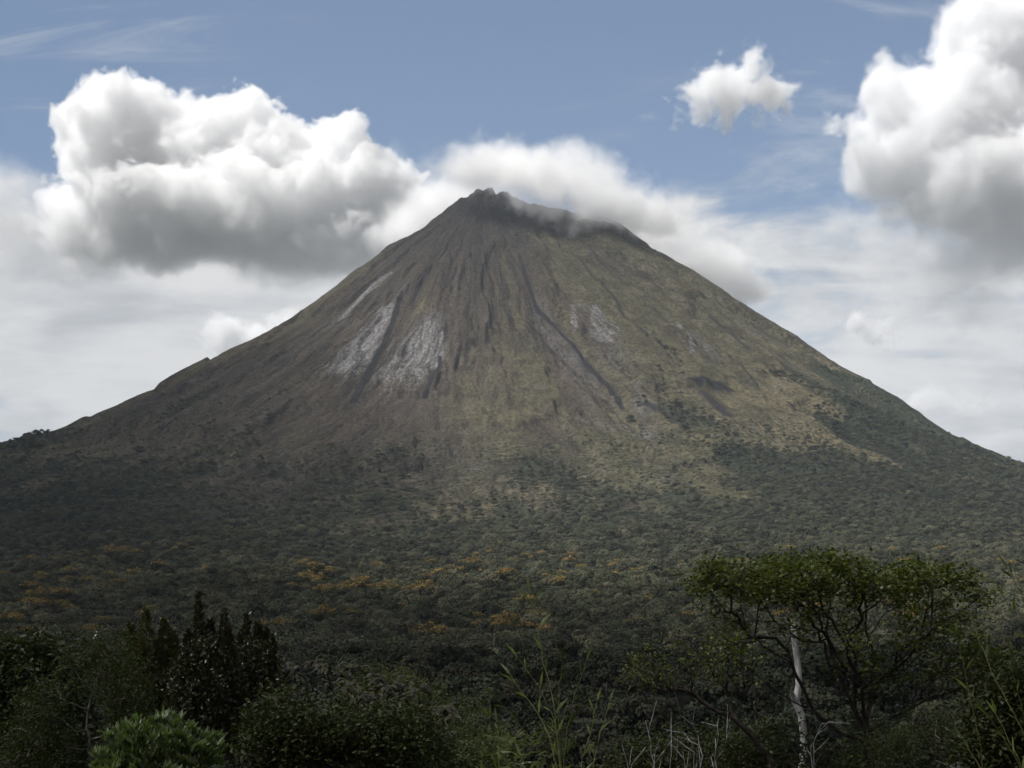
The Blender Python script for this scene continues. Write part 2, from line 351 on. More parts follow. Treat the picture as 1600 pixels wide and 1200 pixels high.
# ------------------------------------------------------------------ clouds with a body: density grids filled by nodes
def cloud_mat(name, dens, aniso=.0, col=(1, 1, 1)):
    m, nt, out = new_mat(name); n = N(nt)
    at = n('ShaderNodeAttribute', attribute_name='density').outputs['Fac']
    v = n('ShaderNodeVolumePrincipled', {'Color': (*col, 1), 'Density': n.math('MULTIPLY', at, dens), 'Density Attribute': '', 'Anisotropy': aniso})
    nt.links.new(v.outputs[0], out.inputs['Volume'])
    m.volume_intersection_method = 'ACCURATE' if hasattr(m, 'volume_intersection_method') else m.volume_intersection_method
    return m
def cloud(name, px, py, d, lumps, res, mat, label, warp=(150, 420), lump=(72, 250), edge=22, fade=None, seed=0, sharp=1.0, cat='cloud'):
    """lumps: (x, y, depth, rx, ry, rdepth) in pixels of the photograph at distance d; made metres here."""
    k = d / F; o3 = P(px, py, d)
    E = []
    for (lx, ly, ld, rx, ry, rd) in lumps:
        E.append(((lx - px) * k, ld * k, (py - ly) * k, rx * k, rd * k, ry * k))
    mn = [min(e[i] - e[3 + i] for e in E) - lump[0] * .6 - edge for i in range(3)]
    mx = [max(e[i] + e[3 + i] for e in E) + lump[0] * .6 + edge for i in range(3)]
    me = bpy.data.volumes.new(name); me.materials.append(mat)
    ob = bpy.data.objects.new(name, me); COL.objects.link(ob); ob.location = o3
    g = bpy.data.node_groups.new(name, 'GeometryNodeTree')
    g.interface.new_socket('Geometry', in_out='INPUT', socket_type='NodeSocketGeometry')
    g.interface.new_socket('Geometry', in_out='OUTPUT', socket_type='NodeSocketGeometry')
    n = N(g); M = n.math
    gi = g.nodes.new('NodeGroupInput'); go = g.nodes.new('NodeGroupOutput')
    pos = n('GeometryNodeInputPosition').outputs[0]
    VM = lambda op, a, b: n('ShaderNodeVectorMath', {0: a, 1: b}, operation=op).outputs[0]
    nzw = n('ShaderNodeTexNoise', {'Vector': VM('ADD', pos, (seed * 1000., 0, 0)), 'Scale': 1.0 / warp[1], 'Detail': 2.0}).outputs[1]
    pw = VM('ADD', pos, VM('MULTIPLY', VM('SUBTRACT', nzw, (.5, .5, .5)), (warp[0] * 2,) * 3))
    best = None
    for (cx, cy_, cz, rx, ry, rz) in E:
        v = VM('DIVIDE', VM('SUBTRACT', pw, (cx, cy_, cz)), (rx, ry, rz))
        ln = n('ShaderNodeVectorMath', {0: v}, operation='LENGTH').outputs['Value']
        sd = M('MULTIPLY', M('SUBTRACT', ln, 1.0), min(rx, ry, rz))
        best = sd if best is None else M('SMOOTH_MIN', best, sd, 60.0)
    # rounded heaps on the surface: several sizes of cells
    off = VM('ADD', pw, (seed * 777., 31., 0))
    tot = None; amp = lump[0]; sc = lump[1]
    for i in range(4):
        vo = n('ShaderNodeTexVoronoi', {'Vector': off, 'Scale': 1.0 / sc, 'Randomness': 1.0}, feature='F1').outputs['Distance']
        t = M('MULTIPLY', M('SUBTRACT', .45, vo), amp * 2.0)
        tot = t if tot is None else M('ADD', tot, t)
        amp *= .56; sc *= .45
    fn = n('ShaderNodeTexNoise', {'Vector': off, 'Scale': 1.0 / (lump[1] * .25), 'Detail': 4.0, 'Roughness': .6}).outputs[0]
    tot = M('ADD', tot, M('MULTIPLY', M('SUBTRACT', fn, .5), lump[0] * 1.5))
    sd = M('SUBTRACT', best, tot)
    zc = n('ShaderNodeSeparateXYZ', {0: pos}).outputs[2]
    if fade:                       # soft base: the edge widens downwards
        zb = (py - fade[0]) * k; zt = (py - fade[1]) * k
        f = n.rng(zc, zb, zt, fade[2], 1.0)
        e = M('DIVIDE', edge, f)
        den = M('MULTIPLY', n.rng(M('DIVIDE', sd, e), 0.35, -1.0), M('POWER', f, 1.0))
    else:
        den = n.rng(M('DIVIDE', sd, edge), .35, -1.0)
    if sharp != 1.0: den = M('POWER', den, sharp)
    vc = n('GeometryNodeVolumeCube', {'Density': den, 'Min': mn, 'Max': mx, 'Resolution X': res[0], 'Resolution Y': res[1], 'Resolution Z': res[2]})
    sm_ = n('GeometryNodeSetMaterial', {'Geometry': vc.outputs[0], 'Material': mat})
    g.links.new(sm_.outputs[0], go.inputs[0])
    md = ob.modifiers.new('cloud', 'NODES'); md.node_group = g
    tag(ob, label, cat)
    return ob
CM = cloud_mat('cloud_white', .018, col=(.988, .989, .991))
CR = cloud_mat('cloud_grey', .014, col=(.972, .974, .978))
cloud('cumulus_cloud', 330, 300, 9000, [
    (330, 335, 0, 270, 85, 150), (195, 215, -20, 95, 88, 100), (140, 240, 0, 58, 90, 70), (300, 235, -10, 100, 78, 90), (395, 205, 20, 78, 66, 80),
    (455, 255, 0, 95, 75, 90), (535, 225, 10, 55, 52, 60), (560, 285, 0, 70, 60, 80), (480, 385, 0, 170, 52, 110), (225, 370, 0, 170, 60, 110), (620, 335, 20, 95, 66, 80), (600, 275, 20, 60, 44, 60), (520, 405, 10, 150, 46, 100), (670, 360, 30, 70, 46, 60)],
    (350, 120, 210), CM, 'big white heaped cloud with a flat grey base left of the peak', fade=(468, 300, .08), seed=1)
cloud('cumulus_cloud', 1540, 200, 9300, [
    (1555, 60, 0, 92, 85, 80), (1640, 40, 0, 120, 90, 100), (1430, 165, 0, 80, 78, 70), (1400, 110, 0, 34, 36, 34), (1490, 190, 0, 130, 100, 100), (1335, 192, 0, 55, 18, 30),
    (1570, 280, 0, 190, 110, 120), (1640, 360, 0, 170, 75, 120), (1430, 255, 0, 120, 64, 80), (1560, 390, 20, 110, 50, 80), (1480, 320, 10, 90, 50, 70), (1700, 180, 0, 150, 190, 130), (1380, 205, 0, 60, 40, 40)],
    (190, 90, 190), CR, 'large cloud towering in the top right corner with a dark grey base', fade=(475, 200, .07), warp=(140, 420), lump=(62, 230), edge=46, seed=2)
cloud('cumulus_cloud', 1155, 140, 9300, [
    (1150, 145, 0, 70, 36, 45), (1105, 150, 0, 40, 26, 30), (1200, 150, 0, 45, 32, 35), (1165, 108, 0, 40, 22, 30), (1140, 172, 0, 45, 18, 25)],
    (120, 60, 80), CM, 'small ragged white cloud alone in the blue right of the peak', warp=(110, 210), lump=(75, 150), edge=70, seed=3)
CC = cloud_mat('cloud_cap', .024)
cloud('cap_cloud', 850, 290, 4990, [
    (785, 286, -84, 90, 36, 36), (735, 270, -8, 60, 26, 40), (845, 320, -118, 78, 42, 36), (900, 342, -124, 72, 40, 34), (955, 348, -100, 66, 38, 42), (1005, 342, -20, 75, 40, 50), (895, 284, -50, 95, 38, 48), (820, 264, -34, 90, 28, 44), (690, 292, 140, 80, 50, 50), (640, 320, 200, 80, 64, 60),
    (1020, 345, 110, 95, 46, 60), (1110, 385, 150, 95, 48, 60), (1180, 415, 170, 45, 28, 40), (1050, 405, 190, 110, 38, 60)],
    (270, 110, 120), CC, 'low grey cloud lying over the summit and trailing to its right', warp=(48, 140), lump=(26, 110), edge=58, seed=4)
CB = cloud_mat('cloud_bank', .0032)
cloud('cloud_bank', 640, 340, 9600, [(640, 330, 0, 150, 80, 70), (560, 380, 0, 150, 60, 70), (740, 300, 10, 90, 60, 60), (700, 380, 0, 120, 60, 60)],
    (110, 50, 70), CB, 'soft pale grey cloud bank joining the big heaped cloud to the peak', warp=(170, 400), lump=(60, 260), edge=170, seed=6)
cloud('cloud_bank', 40, 360, 9700, [(20, 340, 0, 110, 60, 60), (60, 400, 0, 120, 46, 60), (-40, 300, 0, 90, 60, 60)],
    (80, 40, 60), CB, 'soft grey-blue cloud bank at the left edge beside the big heaped cloud', warp=(170, 400), lump=(60, 240), edge=150, seed=7)
cloud('cloud_bank', 1440, 400, 9800, [(1430, 395, 0, 130, 46, 60), (1530, 430, 0, 120, 44, 60), (1360, 350, 0, 90, 36, 50), (1500, 470, 0, 100, 30, 50)],
    (100, 40, 60), CB, 'soft pale cloud bank hanging below the large corner cloud', warp=(170, 380), lump=(64, 240), edge=150, seed=10)
cloud('cumulus_cloud', 1470, 625, 11200, [(1455, 628, 0, 46, 18, 26), (1500, 634, 0, 40, 14, 24), (1425, 636, 0, 30, 10, 20)],
    (90, 36, 40), CM, 'low flat white puff of cloud just above the right slope', warp=(90, 220), lump=(46, 150), edge=90, seed=11)
cloud('cumulus_cloud', 400, 520, 10800, [(350, 520, 0, 36, 26, 30), (400, 525, 0, 50, 22, 30), (450, 512, 0, 40, 26, 30)],
    (110, 50, 55), CM, 'small grey puff of cloud low behind the left slope', warp=(90, 220), lump=(48, 150), edge=60, seed=8)
cloud('cumulus_cloud', 1355, 512, 10800, [(1340, 500, 0, 20, 22, 20), (1375, 520, 0, 34, 16, 22)],
    (80, 40, 50), CM, 'tiny white puff of cloud low in the sky right of the cone', warp=(90, 200), lump=(40, 130), edge=60, seed=9)
# ------------------------------------------------------------------ unseen cloud deck, added and shaped to shade valley and left flank
def deck():
    s = sun_dir; z0 = 2900.0
    xs = np.arange(-5200, 3600, 50.); ys = np.arange(-4200, 5600, 50.)
    X, Y = np.meshgrid(xs, ys)
    gx = X - s.x / s.z * (z0 - 200); gy = Y - s.y / s.z * (z0 - 200)      # where its shadow falls
    n1 = fbm(gx / 900, gy / 900, 4, 201); n2 = fbm(gx / 300, gy / 300, 3, 205)
    line = gy + .5 * np.minimum(gx, 0) + .75 * np.maximum(gx, 0)
    tau = .05 * (1 - ss(line, 300, 900)) + .62 * (1 - ss(line, 700, 2200)) + DECK_L * ss(-gx, -150, 900) * (1 - ss(gy, 4600, 5400))
    tau = tau * (.6 + .8 * n1) + .5 * (n1 - .5) + .5 * (n2 - .5) * np.minimum(tau, 1)
    rim = ss(X, -5200, -4500) * (1 - ss(X, 2900, 3500)) * ss(Y, -4200, -3500) * (1 - ss(Y, 4900, 5500))
    frame = ss(Y * .44, 0, 1) * 0 + 1
    t = np.clip(tau, 0, 4) * rim / .0045
    t[(z0 - 500) / np.maximum(Y, 1) < .43] = 0
    nr, nc = X.shape
    keep = t > 8
    lo = np.stack([X, Y, z0 - .35 * t], -1).reshape(-1, 3); hi = np.stack([X, Y, z0 + .65 * t], -1).reshape(-1, 3)
    i = np.arange(nr * nc).reshape(nr, nc); m = nr * nc
    kq = (keep[:-1, :-1] | keep[:-1, 1:] | keep[1:, 1:] | keep[1:, :-1])
    a, b, c, d = i[:-1, :-1], i[:-1, 1:], i[1:, 1:], i[1:, :-1]
    q = np.stack([a, b, c, d], -1)[kq]
    fc = [q + m, q[:, ::-1]]
    k2 = np.pad(kq, 1)
    for (da, db, va, vb) in (((-1, 0), 0, a, b), ((1, 0), 0, c, d), ((0, -1), 0, d, a), ((0, 1), 0, b, c)):
        nb = k2[1 + da[0]:k2.shape[0] - 1 + da[0], 1 + da[1]:k2.shape[1] - 1 + da[1]]
        e = kq & ~nb
        p, r_ = va[e], vb[e]
        fc.append(np.stack([p, r_, r_ + m, p + m], -1))
    mt, nt, out = new_mat('shade_cloud'); n = N(nt)
    v = n('ShaderNodeVolumePrincipled', {'Color': (.96, .97, 1, 1), 'Density': .0045, 'Density Attribute': ''})
    nt.links.new(v.outputs[0], out.inputs['Volume'])
    o = mesh_np('unseen_shade_cloud', np.concatenate([lo, hi]), fc, mt); o['kind'] = 'structure'
DECK_L = 1.6
deck()
# ------------------------------------------------------------------ air
def haze():
    xs, ys, zs = (-9800, 9800), (-3200, 12200), (-75, 1760)
    V = [(x, y, z) for z in zs for y in ys for x in xs]
    q = np.array([(0, 2, 3, 1), (4, 5, 7, 6), (0, 1, 5, 4), (2, 6, 7, 3), (0, 4, 6, 2), (1, 3, 7, 5)])
    mt, nt, out = new_mat('air'); n = N(nt)
    v = n('ShaderNodeVolumePrincipled', {'Color': (.74, .84, 1, 1), 'Density': 2.1e-5, 'Density Attribute': '', 'Anisotropy': .0})
    nt.links.new(v.outputs[0], out.inputs['Volume'])
    o = mesh_np('haze', V, q, mt); o['kind'] = 'stuff'
haze()
# ------------------------------------------------------------------ foliage
def leaf_mat(name, cols, trans=.35, rough=.55, spec=.3, flower=None):
    """cols: three greens mixed by leaf and by plant; flower: colour where the mesh carries blossom."""
    m, nt, out = new_mat(name); n = N(nt)
    var = n('ShaderNodeAttribute', attribute_name='var').outputs['Fac']
    rnd = n('ShaderNodeObjectInfo').outputs['Random']
    wn = n('ShaderNodeTexWhiteNoise', {'W': rnd}, noise_dimensions='1D').outputs['Value']
    c = n.mix(n.rng(var, .0, 1.0, kind='LINEAR'), cols[0], cols[1])
    c = n.mix(n.rng(rnd, .45, 1.0, 0, .9, 'LINEAR'), c, cols[2])
    c = n.mix(1.0, c, n.mix(wn, (.5, .5, .5), (1.5, 1.5, 1.5)), 'MULTIPLY')
    if flower:
        fl = n('ShaderNodeAttribute', attribute_name='flower').outputs['Fac']
        fc = n.mix(var, flower[0], flower[1])
        c = n.mix(fl, c, fc)
    p = n('ShaderNodeBsdfPrincipled', {'Base Color': c, 'Roughness': rough, 'Specular IOR Level': spec})
    t = n('ShaderNodeBsdfTranslucent', {'Color': n.mix(1.0, c, (1.1, 1.25, .55), 'MULTIPLY')})
    mx = n('ShaderNodeMixShader', {0: trans, 1: p.outputs[0], 2: t.outputs[0]})
    nt.links.new(mx.outputs[0], out.inputs[0])
    return m
def bark_mat(name, a, b, sc=6.0, stretch=.25):
    m, nt, out = new_mat(name); n = N(nt)
    tc = n('ShaderNodeTexCoord').outputs['Object']
    mp = n('ShaderNodeMapping', {0: tc, 3: (1, 1, stretch)}).outputs[0]
    t = n('ShaderNodeTexNoise', {'Vector': mp, 'Scale': sc, 'Detail': 6.0, 'Roughness': .65}).outputs[0]
    c = n.mix(n.rng(t, .38, .62), a, b)
    bm = n('ShaderNodeBump', {'Height': t, 'Strength': .5, 'Distance': .03})
    p = n('ShaderNodeBsdfPrincipled', {'Base Color': c, 'Roughness': .9, 'Specular IOR Level': .15, 'Normal': bm.outputs[0]})
    nt.links.new(p.outputs[0], out.inputs[0]); return m
def unit(v): return v / (np.linalg.norm(v, axis=-1, keepdims=True) + 1e-9)
def rvec(n): return unit(RNG.normal(size=(n, 3)))
def leaves(C, U, Nn, L, W, fold=.18, droop=0.0):
    """Leaves from their base points C along U with face normals Nn: folded along the midrib, drooping if asked."""
    n = len(C); L = np.broadcast_to(L, n)[:, None]; W = np.broadcast_to(W, n)[:, None]
    U = unit(U); S = unit(np.cross(U, Nn)); Nn = np.cross(S, U)
    if droop:
        mid = C + U * L * .5; D = unit(U + np.array([0, 0, -droop]))
        tip = mid + D * L * .5
        a = mid + S * W * .5 - Nn * W * fold; b = mid - S * W * .5 - Nn * W * fold
        m2 = C + U * L * .12
        V = np.stack([C, a, mid, b, tip], 1).reshape(-1, 3)
        i = np.arange(n)[:, None] * 5
        F3 = np.concatenate([i + [0, 1, 2], i + [0, 2, 3], i + [1, 4, 2], i + [2, 4, 3]])
        return V, F3, 5
    m = C + U * L * .45
    V = np.stack([C, m + S * W * .5 + Nn * W * fold, C + U * L, m - S * W * .5 + Nn * W * fold], 1).reshape(-1, 3)
    i = np.arange(n)[:, None] * 4
    return V, np.concatenate([i + [0, 1, 2], i + [0, 2, 3]]), 4
def leaf_obj(name, C, U, Nn, L, W, mat, parent=None, fold=.18, droop=0., var=None, flower=None, link=True):
    V, Fc, k = leaves(C, U, Nn, L, W, fold, droop)
    at = {'var': np.repeat(RNG.random(len(C)) if var is None else var, k)}
    if flower is not None: at['flower'] = np.repeat(flower, k)
    return mesh_np(name, V, Fc, mat, parent, at, link=link)
def tubes(pos, par, rad, sides=5):
    """A tapered tube for every node that has a parent."""
    pos = np.asarray(pos, float); par = np.asarray(par); rad = np.asarray(rad, float)
    c = np.where(par >= 0)[0]; p = par[c]
    a, b = pos[p], pos[c]; d = unit(b - a)
    gp = par[p]; dp = np.where((gp >= 0)[:, None], unit(a - pos[np.maximum(gp, 0)]), d)
    ra = np.minimum(rad[p], rad[c] * 1.6)
    def ring(o, d, r):
        ref = np.where(np.abs(d[:, 2:3]) > .9, np.array([[1., 0, 0]]), np.array([[0, 0, 1.]]))
        x = unit(np.cross(ref, d)); y = np.cross(d, x)
        t = np.arange(sides) * 2 * math.pi / sides
        return o[:, None] + r[:, None, None] * (np.cos(t)[None, :, None] * x[:, None] + np.sin(t)[None, :, None] * y[:, None])
    dA = unit(d + dp)
    V = np.concatenate([ring(a - d * ra[:, None] * .15, dA, ra), ring(b, d, rad[c])], 1).reshape(-1, 3)
    i = np.arange(len(c))[:, None] * 2 * sides
    q = []
    for k in range(sides):
        k2 = (k + 1) % sides
        q.append(i + [k, k2, sides + k2, sides + k])
    return V, np.concatenate(q)
def pipe(pos, par, tip=.012, e=2.3, cap=None):
    n = len(pos); acc = np.zeros(n)
    for i in range(n - 1, -1, -1):
        if acc[i] == 0: acc[i] = tip ** e
        if par[i] >= 0: acc[par[i]] += acc[i]
    r = acc ** (1 / e)
    return np.minimum(r, cap) if cap else r
def grow(att, start, par, step=.35, infl=4., kill=.5, iters=90, wander=.25, up=0.0):
    """Space colonisation: branches reach from the given limbs towards a cloud of points."""
    pos = [np.array(p, float) for p in start]; par = list(par); att = np.array(att, float)
    A = np.array(pos); D = np.linalg.norm(att[:, None] - A[None], axis=2)
    near = D.argmin(1); dist = D.min(1); alive = np.ones(len(att), bool)
    tried = set()
    for it in range(iters):
        act = alive & (dist < infl * (3 if it < 12 else 1))
        if not act.any(): break
        new = []
        for i in np.unique(near[act]):
            s = att[act & (near == i)]; v = unit(s - pos[i]).sum(0)
            v = unit(v + RNG.normal(size=3) * wander + np.array([0, 0, up]))
            q = pos[i] + v * step
            key = (int(i), len(s))
            if key in tried: 
                continue
            tried.add(key); new.append((q, i))
        if not new: break
        b = len(pos)
        for q, i in new: pos.append(q); par.append(int(i))
        Nw = np.array([q for q, _ in new]); D = np.linalg.norm(att[:, None] - Nw[None], axis=2)
        j = D.argmin(1); dm = D.min(1); upd = dm < dist
        dist = np.where(upd, dm, dist); near = np.where(upd, j + b, near)
        alive &= dist > kill
    return np.array(pos), np.array(par)
def fan(targets, pos, par, bf=.5, step=.4, sag=.06):
    """Joins every target to the tree by the shortest way that also keeps its path to the root short: straight, fanning branches."""
    T = np.array(targets, float); pos = [np.array(p, float) for p in pos]; par = list(par)
    pl = [0.0] * len(pos)
    for i in range(1, len(pos)):
        pl[i] = pl[par[i]] + float(np.linalg.norm(pos[i] - pos[par[i]]))
    A = np.array(pos); C = np.linalg.norm(T[:, None] - A[None], axis=2) + bf * np.array(pl)[None]
    who = C.argmin(1); best = C.min(1); todo = np.ones(len(T), bool)
    for _ in range(len(T)):
        t = int(np.where(todo, best, 1e9).argmin()); todo[t] = False
        a = pos[who[t]]; b = T[t]; L = float(np.linalg.norm(b - a))
        if L < .05: continue
        k = max(1, int(L / step)); n0 = len(pos); pr = int(who[t])
        bend = RNG.normal(size=3) * L * .04 + np.array([0, 0, -sag * L])
        for i in range(1, k + 1):
            f = i / k; q = a + (b - a) * f + bend * 4 * f * (1 - f) * .5 + RNG.normal(size=3) * .015
            pos.append(q); par.append(pr); pl.append(pl[pr] + L / k); pr = len(pos) - 1
        Nw = np.array(pos[n0:]); c = np.linalg.norm(T[:, None] - Nw[None], axis=2) + bf * np.array(pl[n0:])[None]
        j = c.argmin(1); cm = c.min(1); u = cm < best
        best = np.where(u, cm, best); who = np.where(u, j + n0, who)
    return np.array(pos), np.array(par)
def limb(pts, step=.4):
    """A polyline resampled into short steps with a little wobble."""
    out = [np.array(pts[0], float)]
    for a, b in zip(pts[:-1], pts[1:]):
        a, b = np.array(a, float), np.array(b, float); k = max(1, int(np.linalg.norm(b - a) / step))
        for i in range(1, k + 1): out.append(a + (b - a) * i / k + RNG.normal(size=3) * step * .05)
    return out
# ------------------------------------------------------------------ forest on the mountain's foot
G_CANOPY = leaf_mat('canopy_leaf', [(.038, .045, .028), (.090, .095, .054), (.108, .098, .064)], .08, .75, .12)
G_GOLD = leaf_mat('golden_blossom', [(.040, .050, .025), (.080, .085, .040), (.085, .075, .045)], .08, .75, .12, [(.17, .105, .030), (.27, .19, .062)])
G_RIDGE = leaf_mat('ridge_leaf', [(.012, .017, .011), (.042, .050, .029), (.045, .044, .026)], .08, .75, .12)
B_FOREST = bark_mat('forest_bark', (.05, .045, .04), (.14, .13, .12), 2.0)
def crown_arrays(rad=6.5, flat=.55, lumps=15, per=44, size=1.1, seed=0):
    rg = np.random.default_rng(seed)
    C, U, NN, VV, FL = [], [], [], [], []
    k = 0
    while k < lumps:
        d = rg.normal(size=3); d /= np.linalg.norm(d)
        if d[2] < -.25: continue
        k += 1
        q = d * np.array([rad, rad, rad * flat]) * rg.uniform(.55, .85)
        lr = rad * rg.uniform(.26, .42); lv = rg.uniform(.2, .8)
        v = rg.normal(size=(per, 3)); v /= np.linalg.norm(v, axis=1, keepdims=True); v[:, 2] = np.abs(v[:, 2]) * 1.0 - .25
        v = unit(v)
        C.append(q + v * lr * np.array([1, 1, .7]) * rg.uniform(.75, 1.05, (per, 1)))
        t = np.cross(v, rg.normal(size=(per, 3)))
        U.append(unit(t) + v * rg.uniform(-.15, .25, (per, 1))); NN.append(v + np.array([0, 0, .25]) + rg.normal(size=(per, 3)) * .22)
        VV.append(np.clip(lv + rg.normal(size=per) * .2, 0, 1)); FL.append((v[:, 2] > .1) & (q[2] > rad * flat * .1) & (rg.random(per) < .85))
    C, U, NN, VV, FL = (np.concatenate(a) for a in (C, U, NN, VV, FL))
    return C, U, NN, VV, FL.astype(float), size
def crown(name, mat, parent=None, gold=False, link=True, lift=0.0, **k):
    C, U, NN, VV, FL, s = crown_arrays(**k); C = C + [0, 0, lift]
    return leaf_obj(name, C, U, NN, s * RNG.uniform(.8, 1.3, len(C)), s * RNG.uniform(.6, .9, len(C)), mat, parent, .12, var=VV, flower=FL if gold else None, link=link)
def small_trunk(parent, h, r=.28, seed=0):
    pts = limb([(0, 0, -2), (.2, .1, h * .4), (0, 0, h)], 1.5); pos = list(pts); par = [-1] + list(range(len(pts) - 1))
    for k in range(5):
        a = RNG.uniform(0, 6.28); j = len(pts) - 2 - k % 2; s = limb([pts[j], pts[j] + np.array([math.cos(a) * 2.2, math.sin(a) * 2.2, 1.6])], 1.3)[1:]
        b = len(pos); par += [j] + list(range(b, b + len(s) - 1)); pos += s
    V, q = tubes(pos, par, np.concatenate([np.linspace(r, r * .6, len(pts)), np.full(len(pos) - len(pts), r * .3)]))
    return mesh_np('trunk', V, q, B_FOREST, parent)
CROWN_H = 9.0
KINDS = [('canopy_tree', dict(seed=1), 'grey-green rainforest tree with a broad rounded crown on the middle-distance ridge'),
         ('canopy_tree', dict(seed=2, flat=.8, rad=5.2, lumps=14), 'dark rainforest tree with a tall domed crown on the middle-distance ridge'),
         ('canopy_tree', dict(seed=3, flat=.42, rad=7.2, lumps=17), 'rainforest tree with a flat spreading crown on the middle-distance ridge'),
         ('canopy_tree', dict(seed=4, flat=1.0, rad=4.6, lumps=14), 'rainforest tree with a narrow high crown on the middle-distance ridge')]
def canopy_tree(kind):
    nm, kw, lab = KINDS[kind]
    t = empty(nm, (0, 0, 0), lab, 'tree', 'trees on the wooded ridge' + ('', ', domed', ', flat-topped', ', narrow')[kind])
    crown('crown', G_RIDGE, t, lift=CROWN_H, per=110, size=.72, **kw); small_trunk(t, CROWN_H)
    return t
def copy_tree(o, loc, rz, s, label=None, group=None):
    r = o.copy(); COL.objects.link(r); r.location = loc; r.rotation_euler = (0, 0, rz); r.scale = (s, s, s)
    if label: r['label'] = label
    if group: r['group'] = group
    for ch in list(o.children):
        c = ch.copy(); COL.objects.link(c); c.parent = r
        for g in list(ch.children):
            e = g.copy(); COL.objects.link(e); e.parent = c
    return r
def forest():
    xs = []
    for (y0, y1, s) in ((300, 1100, 11.5), (1100, 2200, 13.0), (2200, 3300, 13.5), (3300, 4300, 13.0)):
        gx = np.arange(-.40 * y1, .40 * y1, s); gy = np.arange(y0, y1, s)
        X, Y = np.meshgrid(gx, gy); X = X + RNG.uniform(-.45, .45, X.shape) * s; Y = Y + RNG.uniform(-.45, .45, X.shape) * s
        m = np.abs(X) < .40 * Y; xs.append(np.stack([X[m], Y[m]], 1))
    p = np.concatenate(xs); x, y = p.T
    r, phi, _, _ = polar(x, y); w = wood(x, y)
    rnd = RNG.random(len(x))
    tall = rnd < w
    scrubp = (ss(r, 1050, 1700) * .7 + .3 * ss(-phi, .3, .8) * ss(r, 850, 1200) + .25 * ss(np.abs(phi), .8, 1.2) * ss(r, 700, 1200)) * ss(fbm(x / 60, y / 60, 3, 301), .38, .62)
    low = (~tall) & (RNG.random(len(x)) < scrubp)
    base = np.where(tall, .80 + .22 * ss(r, 1800, 3000), .28)
    scl = base * np.clip(np.exp(RNG.normal(-.06, .30, len(x))), .5, 1.75) * (1 + .4 * ss(fbm(x / 45, y / 45, 2, 311), .5, .75))
    keep = (tall | low); z = height(x, y)
    # trees in golden blossom: clustered, mostly across the left and middle of the lower forest
    cl = ss(fbm(x / 150, y / 260, 3, 321), .47, .62)
    band = ss(y, 900, 1300) * (1 - ss(y, 2500, 2950)); band *= .10 + .95 * (1 - ss(x / y, -.02, .10))
    band = np.maximum(band * cl * .13, .012 * ss(y, 850, 1000) * (1 - ss(y, 2400, 3000)))
    gold = keep & tall & (RNG.random(len(x)) < band)
    gi = np.where(gold)[0]; gi = gi[np.abs(x[gi] / y[gi]) < .335]
    gi = gi[np.argsort(y[gi])][:295]
    # the ridge in the middle distance: trees one can tell apart
    ri = np.where(keep & (y > 390) & (y < 560) & (x / y > -.12) & (x / y < .16))[0]
    RNG.shuffle(ri); ri = ri[:150]
    used = np.zeros(len(x), bool); used[gi] = True; used[ri] = True
    protos = []
    for k in range(4):
        idx = [i for i in ri if i % 4 == k]
        t0 = canopy_tree(k)
        for j, i in enumerate(idx):
            loc = (x[i], y[i], z[i] - .5); s = min(scl[i], 1.4) * .9
            if j == 0: t0.location = loc; t0.rotation_euler = (0, 0, 1.0); t0.scale = (s, s, s)
            else: copy_tree(t0, loc, RNG.uniform(0, 6.28), s)
        protos.append([c for c in t0.children if c.name.startswith('crown')][0])
    golds = []
    for k in range(3):
        g = crown('golden_tree', G_GOLD, None, True, lift=CROWN_H, rad=6.8, flat=(.62, .75, .55)[k], lumps=20, per=46, size=.95, seed=40 + k)
        golds.append(g)
    seen = [0, 0, 0]
    for i in gi:
        k = int(i) % 3; loc = (x[i], y[i], z[i]); s = min(max(scl[i], .85), 1.5) * 1.12
        if seen[k] == 0: o = golds[k]
        else: o = golds[k].copy(); COL.objects.link(o)
        seen[k] += 1
        o.location = loc; o.rotation_euler = (0, 0, RNG.uniform(0, 6.28)); o.scale = (s, s, s)
        if x[i] / y[i] < .06: tag(o, 'rainforest tree in golden orange blossom in the dark forest below the left and middle slopes', 'tree', 'golden trees below the left and middle slopes')
        else: tag(o, 'lone yellow-flowering rainforest tree among green crowns below the right slope', 'tree', 'yellow-flowering trees below the right slope')
    m = keep & ~used
    # far crowns as one mass
    far = []
    for k in range(5):
        kw = [dict(flat=.7), dict(flat=.95, rad=5.6), dict(flat=.55, rad=7.4), dict(flat=.85, rad=6.2), dict(flat=.65, rad=5.6)][k]
        far.append(crown('far_crown', G_CANOPY, None, lift=0, lumps=16, per=56, size=.95, seed=60 + k, link=False, **kw))
    for k in range(4):
        far.append(crown('far_crown', G_RIDGE, None, lift=0, per=90, size=.75, seed=80 + k, link=False, lumps=15, rad=(6.5, 5.4, 7.2, 5)[k], flat=(.6, .85, .5, 1.0)[k]))
    me = bpy.data.meshes.new('forest'); n = int(m.sum())
    V = np.stack([x[m], y[m], z[m] + np.where(tall[m], CROWN_H * .75 + RNG.uniform(-3, 3, n), CROWN_H * .10) * np.minimum(scl[m], 1.1)], 1).astype(np.float32)
    me.vertices.add(n); me.vertices.foreach_set('co', V.ravel())
    for nm, a in (('size', scl[m]), ('turn', RNG.uniform(0, 6.28, n))):
        at = me.attributes.new(nm, 'FLOAT', 'POINT'); at.data.foreach_set('value', a.astype(np.float32))
    ai = me.attributes.new('pick', 'INT', 'POINT'); ai.data.foreach_set('value', np.where(y[m] < 640 + 260 * RNG.random(n), RNG.integers(5, 9, n), RNG.integers(0, 5, n)).astype(np.int32))
    ob = bpy.data.objects.new('forest', me); COL.objects.link(ob); ob['kind'] = 'stuff'; me.materials.append(G_CANOPY)
    scatter(ob, far)
